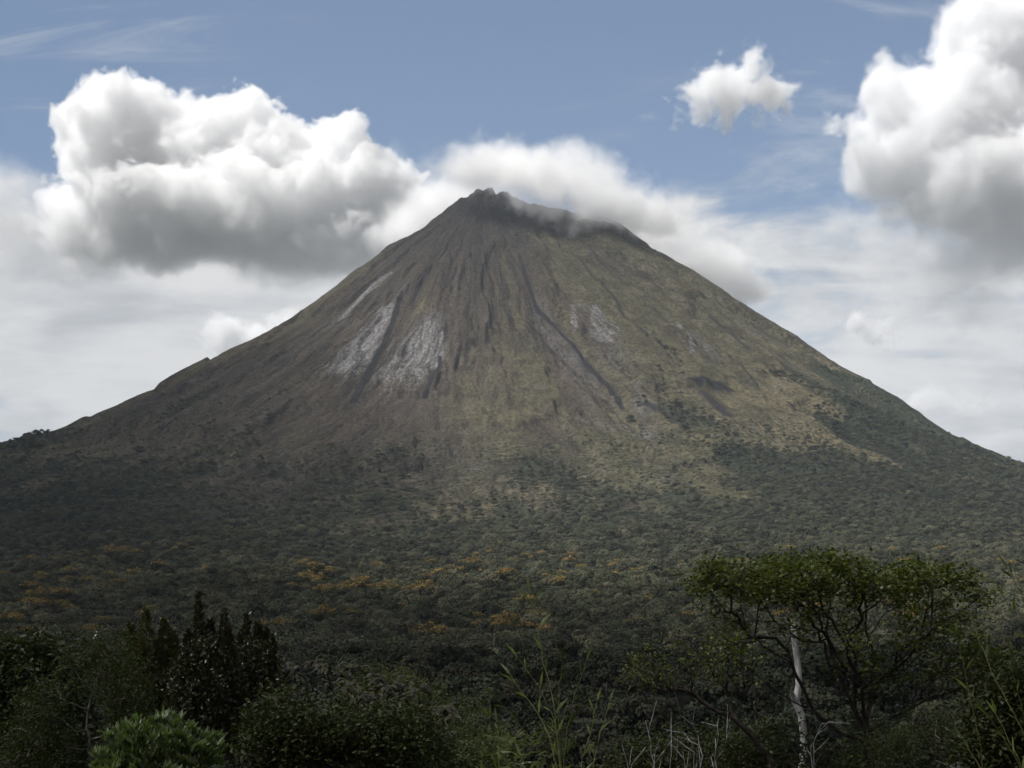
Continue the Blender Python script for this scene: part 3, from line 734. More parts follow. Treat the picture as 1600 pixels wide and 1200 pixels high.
    print('FOREST', n, 'gold', len(gi), seen)
def scatter(ob, protos):
    g = bpy.data.node_groups.new('scatter', 'GeometryNodeTree')
    g.interface.new_socket('Geometry', in_out='INPUT', socket_type='NodeSocketGeometry')
    g.interface.new_socket('Geometry', in_out='OUTPUT', socket_type='NodeSocketGeometry')
    n = N(g); gi = g.nodes.new('NodeGroupInput'); go = g.nodes.new('NodeGroupOutput')
    jn = g.nodes.new('GeometryNodeJoinGeometry')
    for p in reversed(protos):
        oi = n('GeometryNodeObjectInfo', {'Object': p, 'As Instance': True}); g.links.new(oi.outputs['Geometry'], jn.inputs[0])
    na = lambda k, t: n('GeometryNodeInputNamedAttribute', {'Name': k}, data_type=t).outputs[0]
    rot = n('ShaderNodeCombineXYZ', {2: na('turn', 'FLOAT')}).outputs[0]
    ip = n('GeometryNodeInstanceOnPoints', {'Points': gi.outputs[0], 'Instance': jn.outputs[0], 'Pick Instance': True, 'Instance Index': na('pick', 'INT'), 'Rotation': rot, 'Scale': na('size', 'FLOAT')})
    g.links.new(ip.outputs[0], go.inputs[0])
    md = ob.modifiers.new('scatter', 'NODES'); md.node_group = g
forest()
# ------------------------------------------------------------------ foreground trees
M_UMB = leaf_mat('broad_leaf', [(.030, .037, .009), (.090, .105, .020), (.045, .05, .01)], .38, .45, .35)
M_DARK = leaf_mat('dark_leaf', [(.012, .017, .006), (.046, .056, .018), (.03, .036, .010)], .22, .52, .22)
M_SPIRE = leaf_mat('glossy_leaf', [(.018, .018, .006), (.072, .070, .020), (.04, .04, .012)], .25, .38, .5)
M_FEATH = leaf_mat('fine_leaf', [(.040, .052, .016), (.098, .118, .036), (.06, .075, .024)], .35, .55, .25)
M_BIG = leaf_mat('big_leaf', [(.018, .018, .009), (.050, .046, .022), (.04, .036, .018)], .2, .42, .35)
M_BUSH = leaf_mat('bush_leaf', [(.058, .088, .032), (.104, .130, .050), (.085, .11, .044)], .35, .42, .45)
M_YELL = leaf_mat('yellow_leaf', [(.05, .05, .014), (.12, .105, .028), (.10, .09, .02)], .25, .5, .25)
M_BAMB = leaf_mat('bamboo_leaf', [(.06, .085, .018), (.12, .15, .038), (.10, .12, .03)], .40, .4, .4)
M_CULM = bark_mat('bamboo_culm', (.095, .105, .035), (.16, .15, .06), 14.0)
M_BROWN = leaf_mat('brown_leaf', [(.06, .035, .015), (.11, .065, .03), (.05, .06, .02)], .3, .6, .2)
B_DARK = bark_mat('dark_bark', (.022, .018, .014), (.050, .040, .032), 5.0)
B_GREY = bark_mat('grey_bark', (.09, .085, .075), (.19, .18, .165), 6.0)
B_PALE = bark_mat('pale_bark', (.22, .215, .21), (.46, .45, .44), 2.2, .35)
B_DEAD = bark_mat('dead_wood', (.15, .145, .14), (.32, .31, .305), 6.0)
def root(name, px, d, label, cat='tree', group=None, y=None):
    X = (px - 800) / F * d; Y = d if y is None else y
    z = hz(X, Y)
    e = empty(name, (X, Y, z), label, cat, group); return e, np.array([X, Y, z])
def inside(n, px, py, rx, ry, rd, d, shell=0.0):
    """Random points in an ellipsoid given in pixels at distance d."""
    k = d / F; v = rvec(n) * (shell + (1 - shell) * RNG.random((n, 1)) ** (1 / 3.)) ** 1.0
    return P(px, py, d) + v * np.array([rx, rd, ry]) * k
def wood_mesh(name, pos, par, rad, mat, parent, o, sides=5):
    V, q = tubes(np.asarray(pos) - o, par, rad, sides); return mesh_np(name, V, q, mat, parent, smooth=True)
def tufts(T, k, spread, L, W, up=.6, out=None):
    """k leaves around each twig tip."""
    n = len(T); C = np.repeat(T, k, 0) + RNG.normal(size=(n * k, 3)) * spread
    U = rvec(n * k); U[:, 2] = U[:, 2] * .5 + RNG.uniform(-.4, .5, n * k)
    Nn = rvec(n * k) * .6 + np.array([0, 0, up])
    return C, U, Nn, L * RNG.uniform(.7, 1.3, n * k), W * RNG.uniform(.7, 1.2, n * k)
def limbs_from(base, lines, step):
    """Several limbs that leave the first one: returns nodes and parents. lines[0] starts at the base."""
    pos = limb(lines[0], step); par = [-1] + list(range(len(pos) - 1))
    for ln in lines[1:]:
        a = np.array(pos); j = int(np.linalg.norm(a - np.array(ln[0]), axis=1).argmin())
        s = limb([pos[j]] + list(ln[1:]), step)[1:]; b = len(pos)
        par += [j] + list(range(b, b + len(s) - 1)); pos += s
    return pos, par
def leafy(e, o, pos, par, rad, leafmat, thr, k, spread, L, W, keep=None, up=.6, name='foliage', fold=.15):
    kids = np.bincount(par[par >= 0], minlength=len(pos))
    t = np.where((rad <= thr) if thr else (kids == 0))[0]
    if keep is not None: t = t[keep(pos[t])]
    C, U, Nn, L_, W_ = tufts(pos[t], k, spread, L, W, up)
    return leaf_obj(name, C - o, U, Nn, L_, W_, leafmat, e, fold)
# ---- the wide flat-topped tree on the right
def umbrella():
    d = 80.; k = d / F
    e, o = root('umbrella_tree', 1355, d, 'wide flat-topped tree with bare dark branches and a thin bright green leaf layer')
    L = lambda px, py, dd=0: P(px, py, d) + np.array([0, dd, 0])
    base = o + np.array([0, 0, -1.0])
    lines = [[base, L(1356, 1190), L(1352, 1130), L(1366, 1070, .5), L(1372, 1015, 1)],
             [L(1352, 1165), L(1300, 1140, -.8), L(1265, 1108, -1.2), L(1243, 1070, -1.5), L(1228, 1035, -1.5)],
             [L(1352, 1140), L(1330, 1080, 1.5), L(1318, 1030, 2.5), L(1310, 985, 3)],
             [L(1354, 1150), L(1400, 1112, -1), L(1450, 1085, -1.5), L(1510, 1068, -2)],
             [L(1366, 1070), L(1400, 1030, -2), L(1430, 985, -3)],
             [L(1265, 1108), L(1210, 1075, 1), L(1165, 1035, 2)],
             [L(1355, 1185), L(1290, 1180, -1.5), L(1230, 1168, -2), L(1180, 1150, -2.5)]]
    pos, par = limbs_from(base, lines, .45)
    topx = [1078, 1110, 1150, 1200, 1245, 1262, 1290, 1345, 1362, 1420, 1480, 1510, 1540]; topy = [915, 882, 874, 868, 872, 884, 862, 870, 880, 872, 885, 925, 975]
    cl = []
    while len(cl) < 105:
        x = RNG.uniform(1082, 1540); u = (x - 1310) / 235; dy = RNG.uniform(-1, 1) * math.sqrt(max(.05, 1 - u * u)) * 6.0
        t = float(np.interp(x, topx, topy)) + 22 * math.sin(x * .055) * math.sin(x * .017 + 1) + RNG.uniform(-4, 10); y = t + 10 + 26 * (dy / 6) ** 2 + (RNG.uniform(0, 30) if RNG.random() < .72 else RNG.uniform(30, 120))
        c = np.array([(x - 800) * k, d + dy, (HY - y) * k])
        if all(np.linalg.norm((c - q) * [1, .6, 1.3]) > .80 for q in cl): cl.append(c)
    att = np.concatenate([np.array(cl)[:, None] + RNG.normal(size=(105, 17, 3)) * np.array([.44, .44, .20])]).reshape(-1, 3)
    low = np.concatenate([inside(110, 1520, 1050, 85, 38, 70, d), inside(45, 1440, 1035, 50, 40, 60, d), inside(60, 1350, 1050, 60, 45, 60, d), inside(40, 1130, 985, 50, 40, 80, d), inside(40, 1250, 985, 60, 25, 70, d)])
    pos, par = fan(np.concatenate([att, low]), pos, par, .45, .40, .05)
    rad = pipe(pos, par, .012, 2.25, .38)
    wood_mesh('trunk', pos, par, rad, B_DARK, e, o)
    pxn = lambda p: (p[:, 0] / k + 800, HY - p[:, 2] / k)
    def keep(p):
        x, y = pxn(p); t = np.interp(x, topx, topy)
        return (y < t + 60) | ((RNG.random(len(p)) < .55) & (y < 1045)) | ((y > 1010) & (x > 1400) & (RNG.random(len(p)) < .8)) | ((x > 1290) & (x < 1410) & (y > 1000))
    leafy(e, o, pos, par, rad, M_UMB, .0125, 12, .24, .27, .19, keep, .9)
umbrella()
# ---- sparse tree whose limbs lean to the left, left of the flat-topped tree
def leaning():
    d = 74.; e, o = root('leaning_tree', 1215, d, 'dark leaning tree with nearly bare limbs and sparse yellow-green leaves beside the pale trunk')
    L = lambda px, py, dd=0: P(px, py, d) + np.array([0, dd, 0])
    base = o + np.array([0, 0, -1])
    lines = [[base, L(1205, 1190), L(1175, 1150), L(1150, 1125), L(1110, 1105), L(1075, 1080)],
             [L(1150, 1125), L(1140, 1090, .5), L(1128, 1050, 1)],
             [L(1110, 1105), L(1060, 1108, -1), L(1015, 1085, -1.5)],
             [L(1175, 1150), L(1190, 1095, 1), L(1175, 1040, 1.5)]]
    pos, par = limbs_from(base, lines, .4)
    att = np.concatenate([inside(330, 1070, 1040, 95, 45, 100, d, .5), inside(190, 1010, 1060, 40, 35, 60, d), inside(150, 1140, 1030, 60, 45, 70, d)])
    pos, par = fan(att, pos, par, .4, .36, .03)
    rad = pipe(pos, par, .011, 2.2, .30)
    wood_mesh('trunk', pos, par, rad, B_DARK, e, o)
    leafy(e, o, pos, par, rad, M_UMB, .0115, 6, .16, .20, .13, lambda p: (RNG.random(len(p)) < .42) & ((HY - p[:, 2] / d * F) < 1075), .8)
leaning()
# ---- the pale dead-looking trunk
def pale():
    d = 92.; e, o = root('pale_tree', 1252, d, 'tall tree with a white bare trunk and brown air plants behind the flat-topped tree')
    q = [(1252, 1215, 15), (1255, 1180, 14.5), (1256, 1150, 14), (1252, 1118, 14), (1243, 1096, 15), (1248, 1072, 13), (1247, 1045, 12), (1243, 1012, 12), (1240, 985, 11.5), (1241, 955, 11), (1244, 925, 9), (1250, 898, 6), (1258, 880, 4)]
    k = d / F
    pos = [o + np.array([0, 0, -1.])] + [P(a, b, d) for a, b, _ in q]; rad = [.30] + [w * k * .42 for _, _, w in q]
    par = [-1] + list(range(len(q)))
    for (i, tx, ty, dd, w) in ((10, 1215, 890, 1, .10), (11, 1290, 885, 1.5, .09), (9, 1262, 905, -1, .09), (5, 1237, 1083, -.3, .13), (10, 1232, 880, -1.2, .08)):
        s = limb([pos[i], P(tx, ty, d) + np.array([0, dd, 0])], .6)[1:]; b = len(pos)
        par += [i] + list(range(b, b + len(s) - 1)); pos += s; rad += list(np.linspace(w, w * .4, len(s)))
    wood_mesh('trunk', pos, par, rad, B_PALE, e, o, 9)
    C = np.concatenate([inside(170, 1240, 935, 12, 22, 14, d), inside(150, 1256, 945, 14, 24, 14, d)])
    U = unit(C - P(1243, 940, d)) + rvec(len(C)) * .4 - np.array([0, 0, .35])
    leaf_obj('air_plant', C - o, U, rvec(len(C)), RNG.uniform(.35, .7, len(C)), RNG.uniform(.05, .09, len(C)), M_BROWN, e, .1, .8)
    T = np.concatenate([inside(110, 1225, 885, 50, 14, 60, d), inside(70, 1285, 885, 40, 12, 50, d)])
    C, U, Nn, L_, W_ = tufts(T, 9, .3, .28, .18, .8); leaf_obj('foliage', C - o, U, Nn, L_, W_, M_UMB, e, .15)
pale()
# ---- rosettes of large drooping leaves
def rosette_tree(name, d, px, label, tips, trunk, mat, k=12, L=.85, W=.30, extra=()):
    e, o = root(name, px, d, label)
    T = np.array([P(a, b, d) + np.array([0, RNG.uniform(-1, 1) * r, 0]) for a, b, r in tips])
    base = o + np.array([0, 0, -.8])
    pos, par = limbs_from(base, [[base] + [P(a, b, d) for a, b in trunk]] + [[P(a, b, d) for a, b in ln] for ln in extra], .4)
    pos, par = grow(T - np.array([0, 0, .25]), pos, par, .35, 9., .4, 70, .12)
    rad = pipe(pos, par, .028, 2.4, .2)
    wood_mesh('trunk', pos, par, rad, B_DARK, e, o)
    n = len(T); C = np.repeat(T, k, 0) + RNG.normal(size=(n * k, 3)) * .10
    a = RNG.uniform(0, 6.283, n * k); U = np.stack([np.cos(a), np.sin(a), RNG.uniform(-.35, .55, n * k)], 1)
    Nn = np.tile([0, 0, 1.], (n * k, 1)) + rvec(n * k) * .25
    leaf_obj('foliage', C - o, U, Nn, L * RNG.uniform(.65, 1.15, n * k), W * RNG.uniform(.8, 1.2, n * k), mat, e, .22, 1.1)
tips = [(440, 1066, 2), (462, 1045, 2), (486, 1036, 2), (512, 1040, 2), (536, 1052, 2), (556, 1042, 2), (584, 1062, 2), (606, 1072, 2), (632, 1070, 2), (655, 1078, 2)]
tips += [(RNG.uniform(432, 640), RNG.uniform(1062, 1150), 3) for _ in range(46)] + [(RNG.uniform(636, 705), RNG.uniform(1098, 1132), 1.5) for _ in range(9)]
rosette_tree('big_leaved_tree', 72., 545, 'dark tree with large drooping leaves spreading between the spired trees and the rounded green tree', tips, [(545, 1190), (540, 1130)], M_BIG, 13, .80, .30,
             extra=[[(540, 1150), (600, 1135), (650, 1128)]])
rosette_tree('rosette_tree', 78., 105, 'dark tree with drooping leaf rosettes on a bare forked branch, leftmost against the forest',
             [(58, 993, .8), (45, 1003, .8), (72, 988, .8), (84, 1002, .8), (38, 1014, .8), (64, 1006, .8), (86, 1014, .8), (52, 1016, .6), (76, 1010, .8)], [(103, 1160), (98, 1070), (90, 1046)], M_BIG, 12, .70, .24,
             extra=[[(90, 1046), (68, 1028), (56, 1016)], [(92, 1050), (77, 1028), (74, 1016)]])
rosette_tree('rosette_tree', 80., 150, 'dark tree with a dome of drooping leaf rosettes just left of the spired trees',
             [(130, 998, .8), (116, 1008, .8), (145, 1003, .8), (158, 1012, .8), (106, 1022, .8), (128, 1016, .8), (150, 1022, .8), (172, 1016, .8), (186, 1026, .8), (118, 1032, .8), (140, 1032, .8), (165, 1034, .8), (196, 1040, .8)], [(150, 1150), (140, 1080), (140, 1045)], M_BIG, 12, .75, .27)
# ---- trees drawn up into many leafy spires
def spires(px, d, cols, label, low):
    e, o = root('spired_tree', px, d, label); k = d / F
    pos = [o + np.array([0, 0, -.8]), P(px, 1150, d)]; par = [-1, 0]; rad = [.16, .13]
    CC_, UU = [], []
    for (cx, cy_, w) in cols:
        dd = RNG.uniform(-1.2, 1.2); lean = RNG.normal() * .05
        b = len(pos); s = limb([pos[1], P(cx + (px - cx) * .25, 1100, d) + np.array([0, dd * .7, 0]), P(cx, cy_ + 2, d) + np.array([0, dd, 0])], .5)[1:]
        par += [1] + list(range(b, b + len(s) - 1)); pos += s; rad += list(np.linspace(.07, .012, len(s)))
        n = int(44 * w + 800); t = RNG.random(n) ** .8; y = cy_ + t * (1185 - cy_)
        rr = w * (.16 + .9 * ss(t, 0, .30) + 1.3 * ss(t, .25, 1)) * .5
        blob = .62 + .62 * fbm(t * 13 + cx, t * 0 + cx * .7, 3, int(cx))
        a = RNG.uniform(0, 6.283, n); q = np.sqrt(RNG.uniform(.12, 1, n)) * rr * blob
        C = np.stack([(cx + (px - cx) * .22 * ss(t, .25, 1) + np.cos(a) * q - 800) * k, d + dd + np.sin(a) * q * k, (HY - y) * k], 1)
        CC_.append(C); UU.append(np.stack([np.cos(a) * .55, np.sin(a) * .55, RNG.uniform(.1, 1.2, n)], 1) + rvec(n) * .45)
    for (lx, ly, rx, ry, n) in low:
        C = inside(n, lx, ly, rx, ry, rx, d, .35); CC_.append(C); UU.append(rvec(n) + [0, 0, .5])
    C = np.concatenate(CC_); U = np.concatenate(UU); n = len(C)
    wood_mesh('trunk', pos, par, rad, B_DARK, e, o)
    leaf_obj('foliage', C - o, U, rvec(n), RNG.uniform(.14, .27, n), RNG.uniform(.08, .13, n), M_SPIRE, e, .15)
spires(232, 70., [(194, 982, 17), (211, 972, 24), (238, 953, 30), (224, 985, 26), (262, 968, 32), (276, 985, 28)], 'dark tree drawn up into leafy spires, left one beside the feathery pale green tree', [(225, 1090, 62, 96, 5200)])
spires(315, 68., [(293, 985, 22), (305, 924, 20), (320, 968, 34), (344, 955, 26), (358, 978, 30), (335, 995, 30)], 'dark tree of leafy spires with the tallest single spire', [(322, 1085, 66, 96, 5600)])
spires(398, 71., [(380, 957, 19), (374, 985, 24), (399, 972, 28), (412, 984, 24), (428, 993, 15), (390, 1000, 30)], 'dark tree of leafy spires on the right, beside the large-leaved tree', [(398, 1090, 52, 92, 4200)])
# ---- round and feathery crowns
def bushy(name, d, px, label, blobs, mat, n_att, leafL, leafW, k, spread, bark, cat='tree', tip=.010, step=.38, kill=.5, shell=.35, up=.5, group=None, thr=True):
    e, o = root(name, px, d, label, cat, group)
    att = np.concatenate([inside(int(n_att * f * 1.7), a, b, rx, ry, rd, d, shell) for (a, b, rx, ry, rd, f) in blobs])
    w_ = 26.0 / d; att = att[fbm(att[:, 0] * w_ + px, att[:, 2] * w_ + att[:, 1] * w_ * .7, 3, int(px)) + RNG.normal(size=len(att)) * .06 > .47]
    att = att + RNG.normal(size=att.shape) * .012 * d / 2
    base = o + np.array([0, 0, -.6]); top = P(blobs[0][0], blobs[0][1] + blobs[0][3] * .9, d)
    if top[2] < o[2] + .6: top[2] = o[2] + .6
    pos, par = limbs_from(base, [[base, (base + top) / 2 + np.array([.1, 0, 0]), top]], step)
    pos, par = grow(att, pos, par, step, 5., kill, 80, .25)
    rad = pipe(pos, par, tip, 2.3, .3)
    wood_mesh('trunk', pos, par, rad, bark, e, o)
    t = att[att[:, 2] > o[2] + .1]
    kids = np.bincount(par[par >= 0], minlength=len(pos)); t = np.concatenate([t, pos[kids == 0]])
    C, U, Nn, L_, W_ = tufts(t, k, spread, leafL, leafW, up)
    C[:, 2] = np.maximum(C[:, 2], o[2] + .05)
    leaf_obj('foliage', C - o, U, Nn, L_, W_, mat, e, .15)
bushy('dark_tree', 66., 20, 'very dark dense broadleaf tree at the left edge behind the feathery tree', [(30, 1075, 75, 70, 70, .6), (-20, 1050, 60, 60, 60, .3), (75, 1090, 50, 60, 60, .35), (40, 1160, 95, 60, 70, .5)], M_DARK, 420, .24, .15, 22, .30, B_DARK)
bushy('feathery_tree', 58., 140, 'airy pale green feathery tree with thin grey branches in front of the dark left trees', [(140, 1090, 78, 72, 70, .6), (170, 1040, 55, 42, 50, .35), (90, 1130, 60, 55, 60, .4), (200, 1090, 50, 60, 50, .3), (70, 1180, 90, 50, 70, .45)], M_FEATH, 330, .13, .06, 30, .20, B_GREY, tip=.011)
bushy('dark_tree', 62., 480, 'low dark shrubby tree under the large-leaved tree', [(480, 1165, 70, 45, 70, .5), (560, 1160, 70, 42, 70, .5), (430, 1150, 40, 50, 50, .3), (630, 1165, 60, 38, 60, .4)], M_DARK, 420, .20, .11, 20, .28, B_DARK)
bushy('round_tree', 128., 765, 'rounded olive green tree in the middle behind the bamboo', [(750, 1150, 70, 48, 70, .7), (725, 1165, 50, 40, 60, .3), (800, 1165, 50, 36, 60, .35), (845, 1175, 50, 34, 60, .3)], M_FEATH, 620, .26, .15, 22, .40, B_DARK, kill=.8, step=.6)
bushy('fern_leaved_tree', 66., 1465, 'low spreading fern-leaved tree at bottom right under the flat-topped tree', [(1465, 1165, 75, 36, 80, .5), (1400, 1180, 50, 30, 60, .3), (1530, 1160, 55, 38, 60, .4)], M_FEATH, 330, .14, .06, 26, .22, B_DARK, up=1.2)
bushy('dark_tree', 60., 1590, 'dark leafy tree at the right edge behind the bamboo', [(1590, 1110, 55, 60, 60, .5), (1570, 1165, 70, 45, 60, .5), (1630, 1090, 60, 60, 60, .4)], M_DARK, 330, .22, .14, 20, .28, B_DARK)
bushy('dark_tree', 84., 1130, 'dark low tree at the foot of the leaning tree', [(1120, 1185, 90, 34, 80, .5), (1230, 1180, 70, 40, 80, .5), (1030, 1195, 70, 26, 60, .4), (1320, 1170, 60, 40, 80, .4)], M_DARK, 420, .22, .13, 18, .34, B_DARK)
bushy('dark_tree', 96., 690, 'dark shrubby tree between the large-leaved tree and the rounded tree', [(680, 1180, 60, 36, 60, .5), (740, 1200, 70, 24, 60, .4)], M_DARK, 260, .24, .14, 18, .36, B_DARK)
bushy('yellow_green_tree', 185., 640, 'rounded yellow-green tree just behind the right end of the large-leaved tree', [(640, 1082, 36, 26, 40, .6), (612, 1095, 30, 22, 34, .3), (664, 1094, 26, 20, 34, .3), (640, 1120, 50, 30, 50, .3)], M_YELL, 420, .36, .22, 18, .5, B_DARK, kill=1.0, step=.8, up=1.0)
bushy('round_tree', 105., 585, 'rounded mid-green tree rising behind the large-leaved tree', [(590, 1100, 52, 36, 55, .6), (640, 1130, 45, 34, 50, .4), (555, 1120, 40, 36, 50, .3)], M_FEATH, 420, .22, .12, 20, .36, B_DARK, kill=.7, step=.5)
bushy('round_tree', 88., 705, 'low rounded green tree at the bottom just left of the bamboo', [(705, 1172, 56, 34, 60, .6), (660, 1180, 44, 30, 50, .4), (745, 1190, 40, 24, 50, .3)], M_FEATH, 420, .20, .10, 20, .32, B_DARK, kill=.6, step=.45)
# ---- bright bush of upright leaf rosettes
def bright_bush():
    d = 30.; e, o = root('bright_bush', 245, d, 'bright green rounded bush of upright oblong leaves at bottom left', 'bush')
    T = np.concatenate([inside(60, 258, 1160, 46, 38, 60, d, .6), inside(34, 222, 1156, 30, 30, 50, d, .6), inside(34, 192, 1185, 36, 40, 60, d, .6), inside(34, 300, 1178, 36, 34, 50, d, .6), inside(20, 330, 1180, 16, 26, 30, d, .5), inside(20, 172, 1196, 18, 26, 30, d, .5), inside(150, 245, 1235, 105, 60, 100, d, .4)])
    base = o + np.array([0, 0, -.3])
    pos, par = limbs_from(base, [[base, P(245, 1270, d)]], .2); pos, par = grow(T, pos, par, .18, 3., .2, 70, .2)
    rad = pipe(pos, par, .006, 2.3, .06); wood_mesh('stem', pos, par, rad, B_GREY, e, o)
    k = 15; n = len(T); C = np.repeat(T, k, 0) + RNG.normal(size=(n * k, 3)) * .022
    a = RNG.uniform(0, 6.283, n * k); out = unit(np.repeat(T - P(245, 1240, d), k, 0))
    U = np.stack([np.cos(a), np.sin(a), RNG.uniform(.2, 1.5, n * k)], 1) + out * .8
    leaf_obj('foliage', C - o, U, rvec(n * k) * .5 + out + np.array([0, 0, .4]), RNG.uniform(.15, .28, n * k), RNG.uniform(.055, .085, n * k), M_BUSH, e, .12)
bright_bush()
# ---- bamboo close to the lens
def bamboo(d, lines, label, base_px, seed):
    rg = np.random.default_rng(seed)
    X = (base_px - 800) / F * d; z = hz(X, d); o = np.array([X, d, z])
    e = empty('bamboo_clump', o, label, 'bamboo')
    for ln in lines:
        dd = rg.uniform(-.5, .5)
        px, py = ln[-1]; dx = (base_px - px) * .75
        pts = [P(a, b, d) + np.array([0, dd * (1 - i / len(ln)) , 0]) for i, (a, b) in enumerate(ln)] + [np.array([X + (px - base_px) / F * d * .2, d, z - .05])]
        pts = pts[::-1]; fine = limb(pts, .06); n = len(fine)
        rad = np.linspace(.0085, .0018, n); rad = np.where(np.arange(n) % 3 == 0, rad * 1.35, rad)
        c = wood_mesh('culm', fine, [-1] + list(range(n - 1)), rad, M_CULM, e, o, 6)
        f = np.array(fine); t = np.arange(n) / n
        C, U, NN, L_, W_ = [], [], [], [], []
        for i in range(3, n, 2):
            if f[i][2] < o[2] + 1.0: continue
            d_ = unit(f[i] - f[i - 1]); q = 1 if rg.random() < .8 else 2
            for _ in range(q):
                side = rg.choice([-1, 1]); s = np.array([side, rg.uniform(-.8, .8), 0])
                C.append(f[i]); U.append(d_ * rg.uniform(.7, 1.8) + s * rg.uniform(.3, .9)); NN.append(np.array([rg.normal() * .6, -1, .4 + rg.normal() * .4]))
                l = rg.uniform(.05, .14); L_.append(l); W_.append(l * rg.uniform(.10, .2))
        C.append(f[-1]); U.append(unit(f[-1] - f[-2])); NN.append(np.array([0, -1, .2])); L_.append(.11); W_.append(.016)
        leaf_obj('foliage', np.array(C) - o, np.array(U), np.array(NN), np.array(L_), np.array(W_), M_BAMB, c, .12, .25)
    if seed != 5: return
    n = 90; C = np.stack([rg.normal(base_px - 70, 22, n), rg.uniform(1150, 1215, n)], 1)
    C = np.array([P(a, b, d) + np.array([0, rg.uniform(-.3, .3), 0]) for a, b in C]); C[:, 2] = np.maximum(C[:, 2], o[2] + .1)
    U = np.stack([rg.normal(size=n) * .8, rg.normal(size=n) * .5, rg.uniform(.1, 1.0, n)], 1); l = rg.uniform(.05, .11, n)
    leaf_obj('foliage', C - o, U, np.tile([0, -1, .5], (n, 1)) + rvec(n) * .4, l, l * .16, M_BAMB, e, .12, .3)
bamboo(9.0, [[(828, 922), (841, 981), (850, 1034), (866, 1100), (876, 1200)], [(809, 1027), (844, 1075), (868, 1131), (878, 1200)], [(797, 1056), (834, 1106), (859, 1150), (870, 1200)],
             [(778, 1091), (812, 1131), (850, 1181), (860, 1205)], [(766, 1116), (791, 1150), (825, 1194), (835, 1210)], [(916, 1037), (900, 1081), (887, 1137), (880, 1200)], [(876, 1034), (872, 1084), (872, 1140), (876, 1200)],
             [(937, 1100), (925, 1150), (909, 1200)], [(956, 1101), (941, 1147), (927, 1200)], [(777, 1131), (780, 1200)]],
       'thin green bamboo shoots fanning up in front of the forest, left of the flat-topped tree', 868, 5)
bamboo(9.5, [[(1578, 889), (1601, 930), (1625, 1000), (1660, 1200)], [(1567, 930), (1583, 961), (1600, 1000), (1650, 1200)], [(1477, 989), (1491, 1033), (1512, 1110), (1526, 1165), (1532, 1215)],
             [(1500, 1075), (1537, 1117), (1562, 1152), (1597, 1205)], [(1550, 983), (1569, 1049), (1590, 1100), (1635, 1200)], [(1555, 1017), (1575, 1080), (1615, 1190)], [(1566, 1117), (1581, 1158), (1600, 1200)], [(1512, 1158), (1530, 1190), (1540, 1215)]],
       'thin green bamboo shoots leaning in from the right edge', 1640, 6)
# ---- bare pale shrubs and dead boughs
def bare(name, d, px, stems, label, group=None, mat=B_DEAD, r0=.035, cat='shrub'):
    e, o = root(name, px, d, label, cat, group)
    pos = [o + np.array([0, 0, -.3])]; par = [-1]; rad = [r0 * 1.4]
    for ln in stems:
        pts = [pos[0]] + [P(a, b, d) + np.array([0, RNG.uniform(-.4, .4), 0]) for a, b in ln]
        s = limb(pts, .35)[1:]; s = [q + RNG.normal(size=3) * .035 for q in s]; b = len(pos)
        par += [0] + list(range(b, b + len(s) - 1)); pos += s; rad += list(np.linspace(r0, r0 * .35, len(s)))
        for j in range(b + len(s) // 2, b + len(s), 2):
            v = unit(pos[j] - pos[j - 1]) + RNG.normal(size=3) * .7; t = limb([pos[j], pos[j] + unit(v) * RNG.uniform(.4, 1.1)], .3)[1:]
            c = len(pos); par += [j] + list(range(c, c + len(t) - 1)); pos += t; rad += list(np.linspace(r0 * .4, r0 * .18, len(t)))
    V, q = tubes(np.array(pos) - o, par, rad, 5); mesh_np('stem', V, q, mat, e)
bare('bare_shrub', 56., 980, [[(980, 1190), (974, 1165), (969, 1148)], [(985, 1195), (1000, 1178)]], 'pale bare shrub with a hooked stem, leftmost of the leafless shrubs')
bare('bare_shrub', 56., 1022, [[(1022, 1195), (1017, 1165), (1014, 1132)], [(1026, 1200), (1022, 1180)]], 'pale bare shrub of one straight tall stem, second of the leafless shrubs')
bare('bare_shrub', 58., 1052, [[(1048, 1195), (1050, 1165), (1051, 1150)], [(1058, 1200), (1053, 1178)]], 'low pale forked leafless shrub between two taller ones')
bare('bare_shrub', 57., 1090, [[(1086, 1190), (1078, 1160), (1068, 1145)], [(1096, 1180), (1092, 1150), (1066, 1120)], [(1072, 1200), (1068, 1170)]], 'pale leafless shrub with several arching stems below the leaning tree')
bare('bare_shrub', 60., 1120, [[(1116, 1185), (1121, 1150), (1122, 1122)], [(1120, 1190), (1132, 1155), (1142, 1126)]], 'pale leafless shrub forking into two long stems, rightmost of its kind')
bare('dead_bough', 70., 1275, [[(1268, 1165), (1275, 1148), (1296, 1127)], [(1270, 1160), (1285, 1130), (1315, 1125)]], 'whitish dead bough just right of the pale trunk', r0=.028, cat='dead bough')
bare('dead_bough', 62., 1495, [[(1495, 1172), (1500, 1150), (1480, 1141)], [(1498, 1155), (1503, 1145), (1530, 1152)], [(1497, 1160), (1470, 1156), (1464, 1148)]], 'whitish forked dead bough lying over the fern-leaved tree', r0=.06, cat='dead bough')
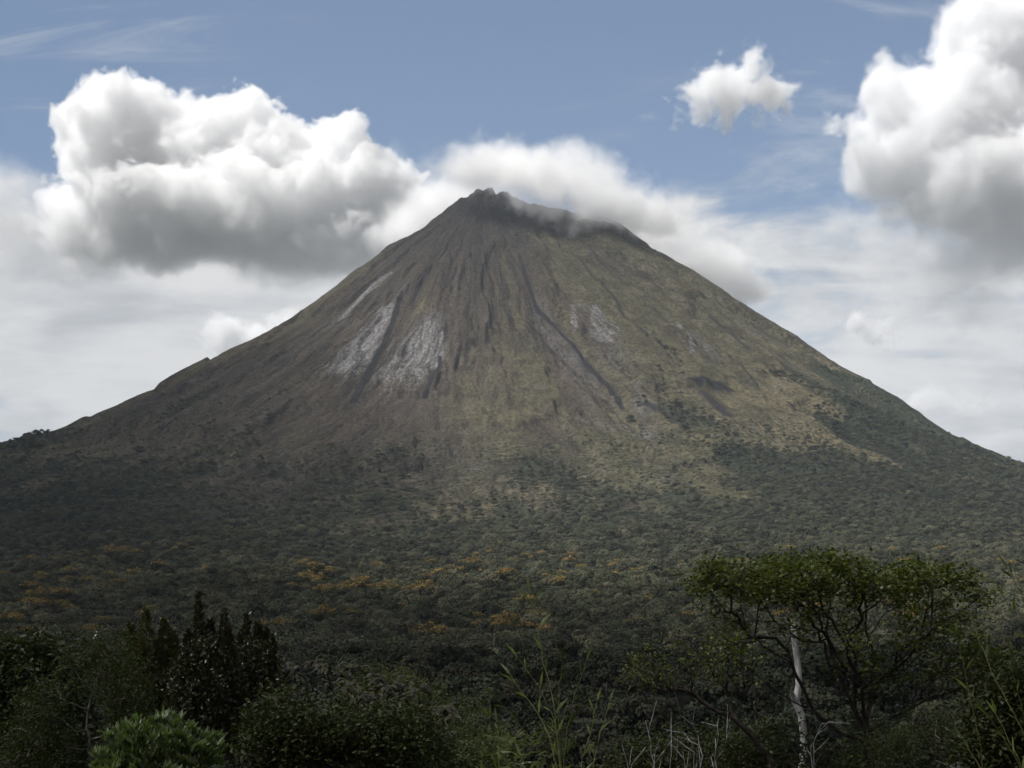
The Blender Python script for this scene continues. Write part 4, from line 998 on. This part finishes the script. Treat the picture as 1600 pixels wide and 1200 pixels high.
# ---- the white bird on the top of the rosette tree
def bird():
    c = P(150, 994, 79.6); bm_v = []
    prof = [(-.26, .01, -.06), (-.18, .05, -.03), (-.06, .09, 0), (.06, .095, .03), (.14, .06, .10), (.17, .035, .18), (.19, .045, .24), (.23, .038, .255), (.26, .012, .25), (.33, .003, .24)]
    V, q = [], []
    for i, (x, r, z) in enumerate(prof):
        for j in range(10):
            a = j * .6283; V.append((x, r * .8 * math.cos(a), z + r * math.sin(a)))
    for i in range(len(prof) - 1):
        for j in range(10): q.append((i * 10 + j, i * 10 + (j + 1) % 10, i * 10 + 10 + (j + 1) % 10, i * 10 + 10 + j))
    m, nt, out = new_mat('white_plumage'); n = N(nt)
    p = n('ShaderNodeBsdfPrincipled', {'Base Color': (.8, .8, .78, 1), 'Roughness': .8}); nt.links.new(p.outputs[0], out.inputs[0])
    b = mesh_np('bird', np.array(V), np.array(q), m, smooth=True); b.location = c; b.rotation_euler = (0, -.5, .6); b.scale = (.7, .7, .7)
    tag(b, 'small white bird perched on top of the dome-shaped rosette tree', 'bird')
bird()
M_UNDER = leaf_mat('undergrowth_leaf', [(.008, .012, .006), (.026, .032, .013), (.022, .024, .010)], .15, .6, .2)
# ---- undergrowth of the slope below the lookout
def undergrowth():
    gx = []
    for (y0, y1, s) in ((24, 90, 2.2), (90, 190, 3.6), (190, 330, 5.5)):
        X, Y = np.meshgrid(np.arange(-.44 * y1, .44 * y1, s), np.arange(y0, y1, s))
        X = X + RNG.uniform(-.5, .5, X.shape) * s; Y = Y + RNG.uniform(-.5, .5, X.shape) * s
        m = np.abs(X) < .44 * Y; gx.append(np.stack([X[m], Y[m], np.full(m.sum(), s * .17)], 1))
    p = np.concatenate(gx); x, y, s = p.T; z = height(x, y)
    me = bpy.data.meshes.new('undergrowth'); n = len(x); V = np.stack([x, y, z + .3], 1).astype(np.float32)
    me.vertices.add(n); me.vertices.foreach_set('co', V.ravel())
    for nm, a in (('size', s * RNG.uniform(.7, 1.5, n)), ('turn', RNG.uniform(0, 6.28, n))):
        at = me.attributes.new(nm, 'FLOAT', 'POINT'); at.data.foreach_set('value', a.astype(np.float32))
    ai = me.attributes.new('pick', 'INT', 'POINT'); ai.data.foreach_set('value', RNG.integers(0, 3, n).astype(np.int32))
    ob = bpy.data.objects.new('undergrowth', me); COL.objects.link(ob); ob['kind'] = 'stuff'
    scatter(ob, [crown('far_shrub', M_UNDER, None, lift=.8, rad=4.2, flat=.85, lumps=14, per=70, size=.55, seed=90 + k, link=False) for k in range(3)])
undergrowth()
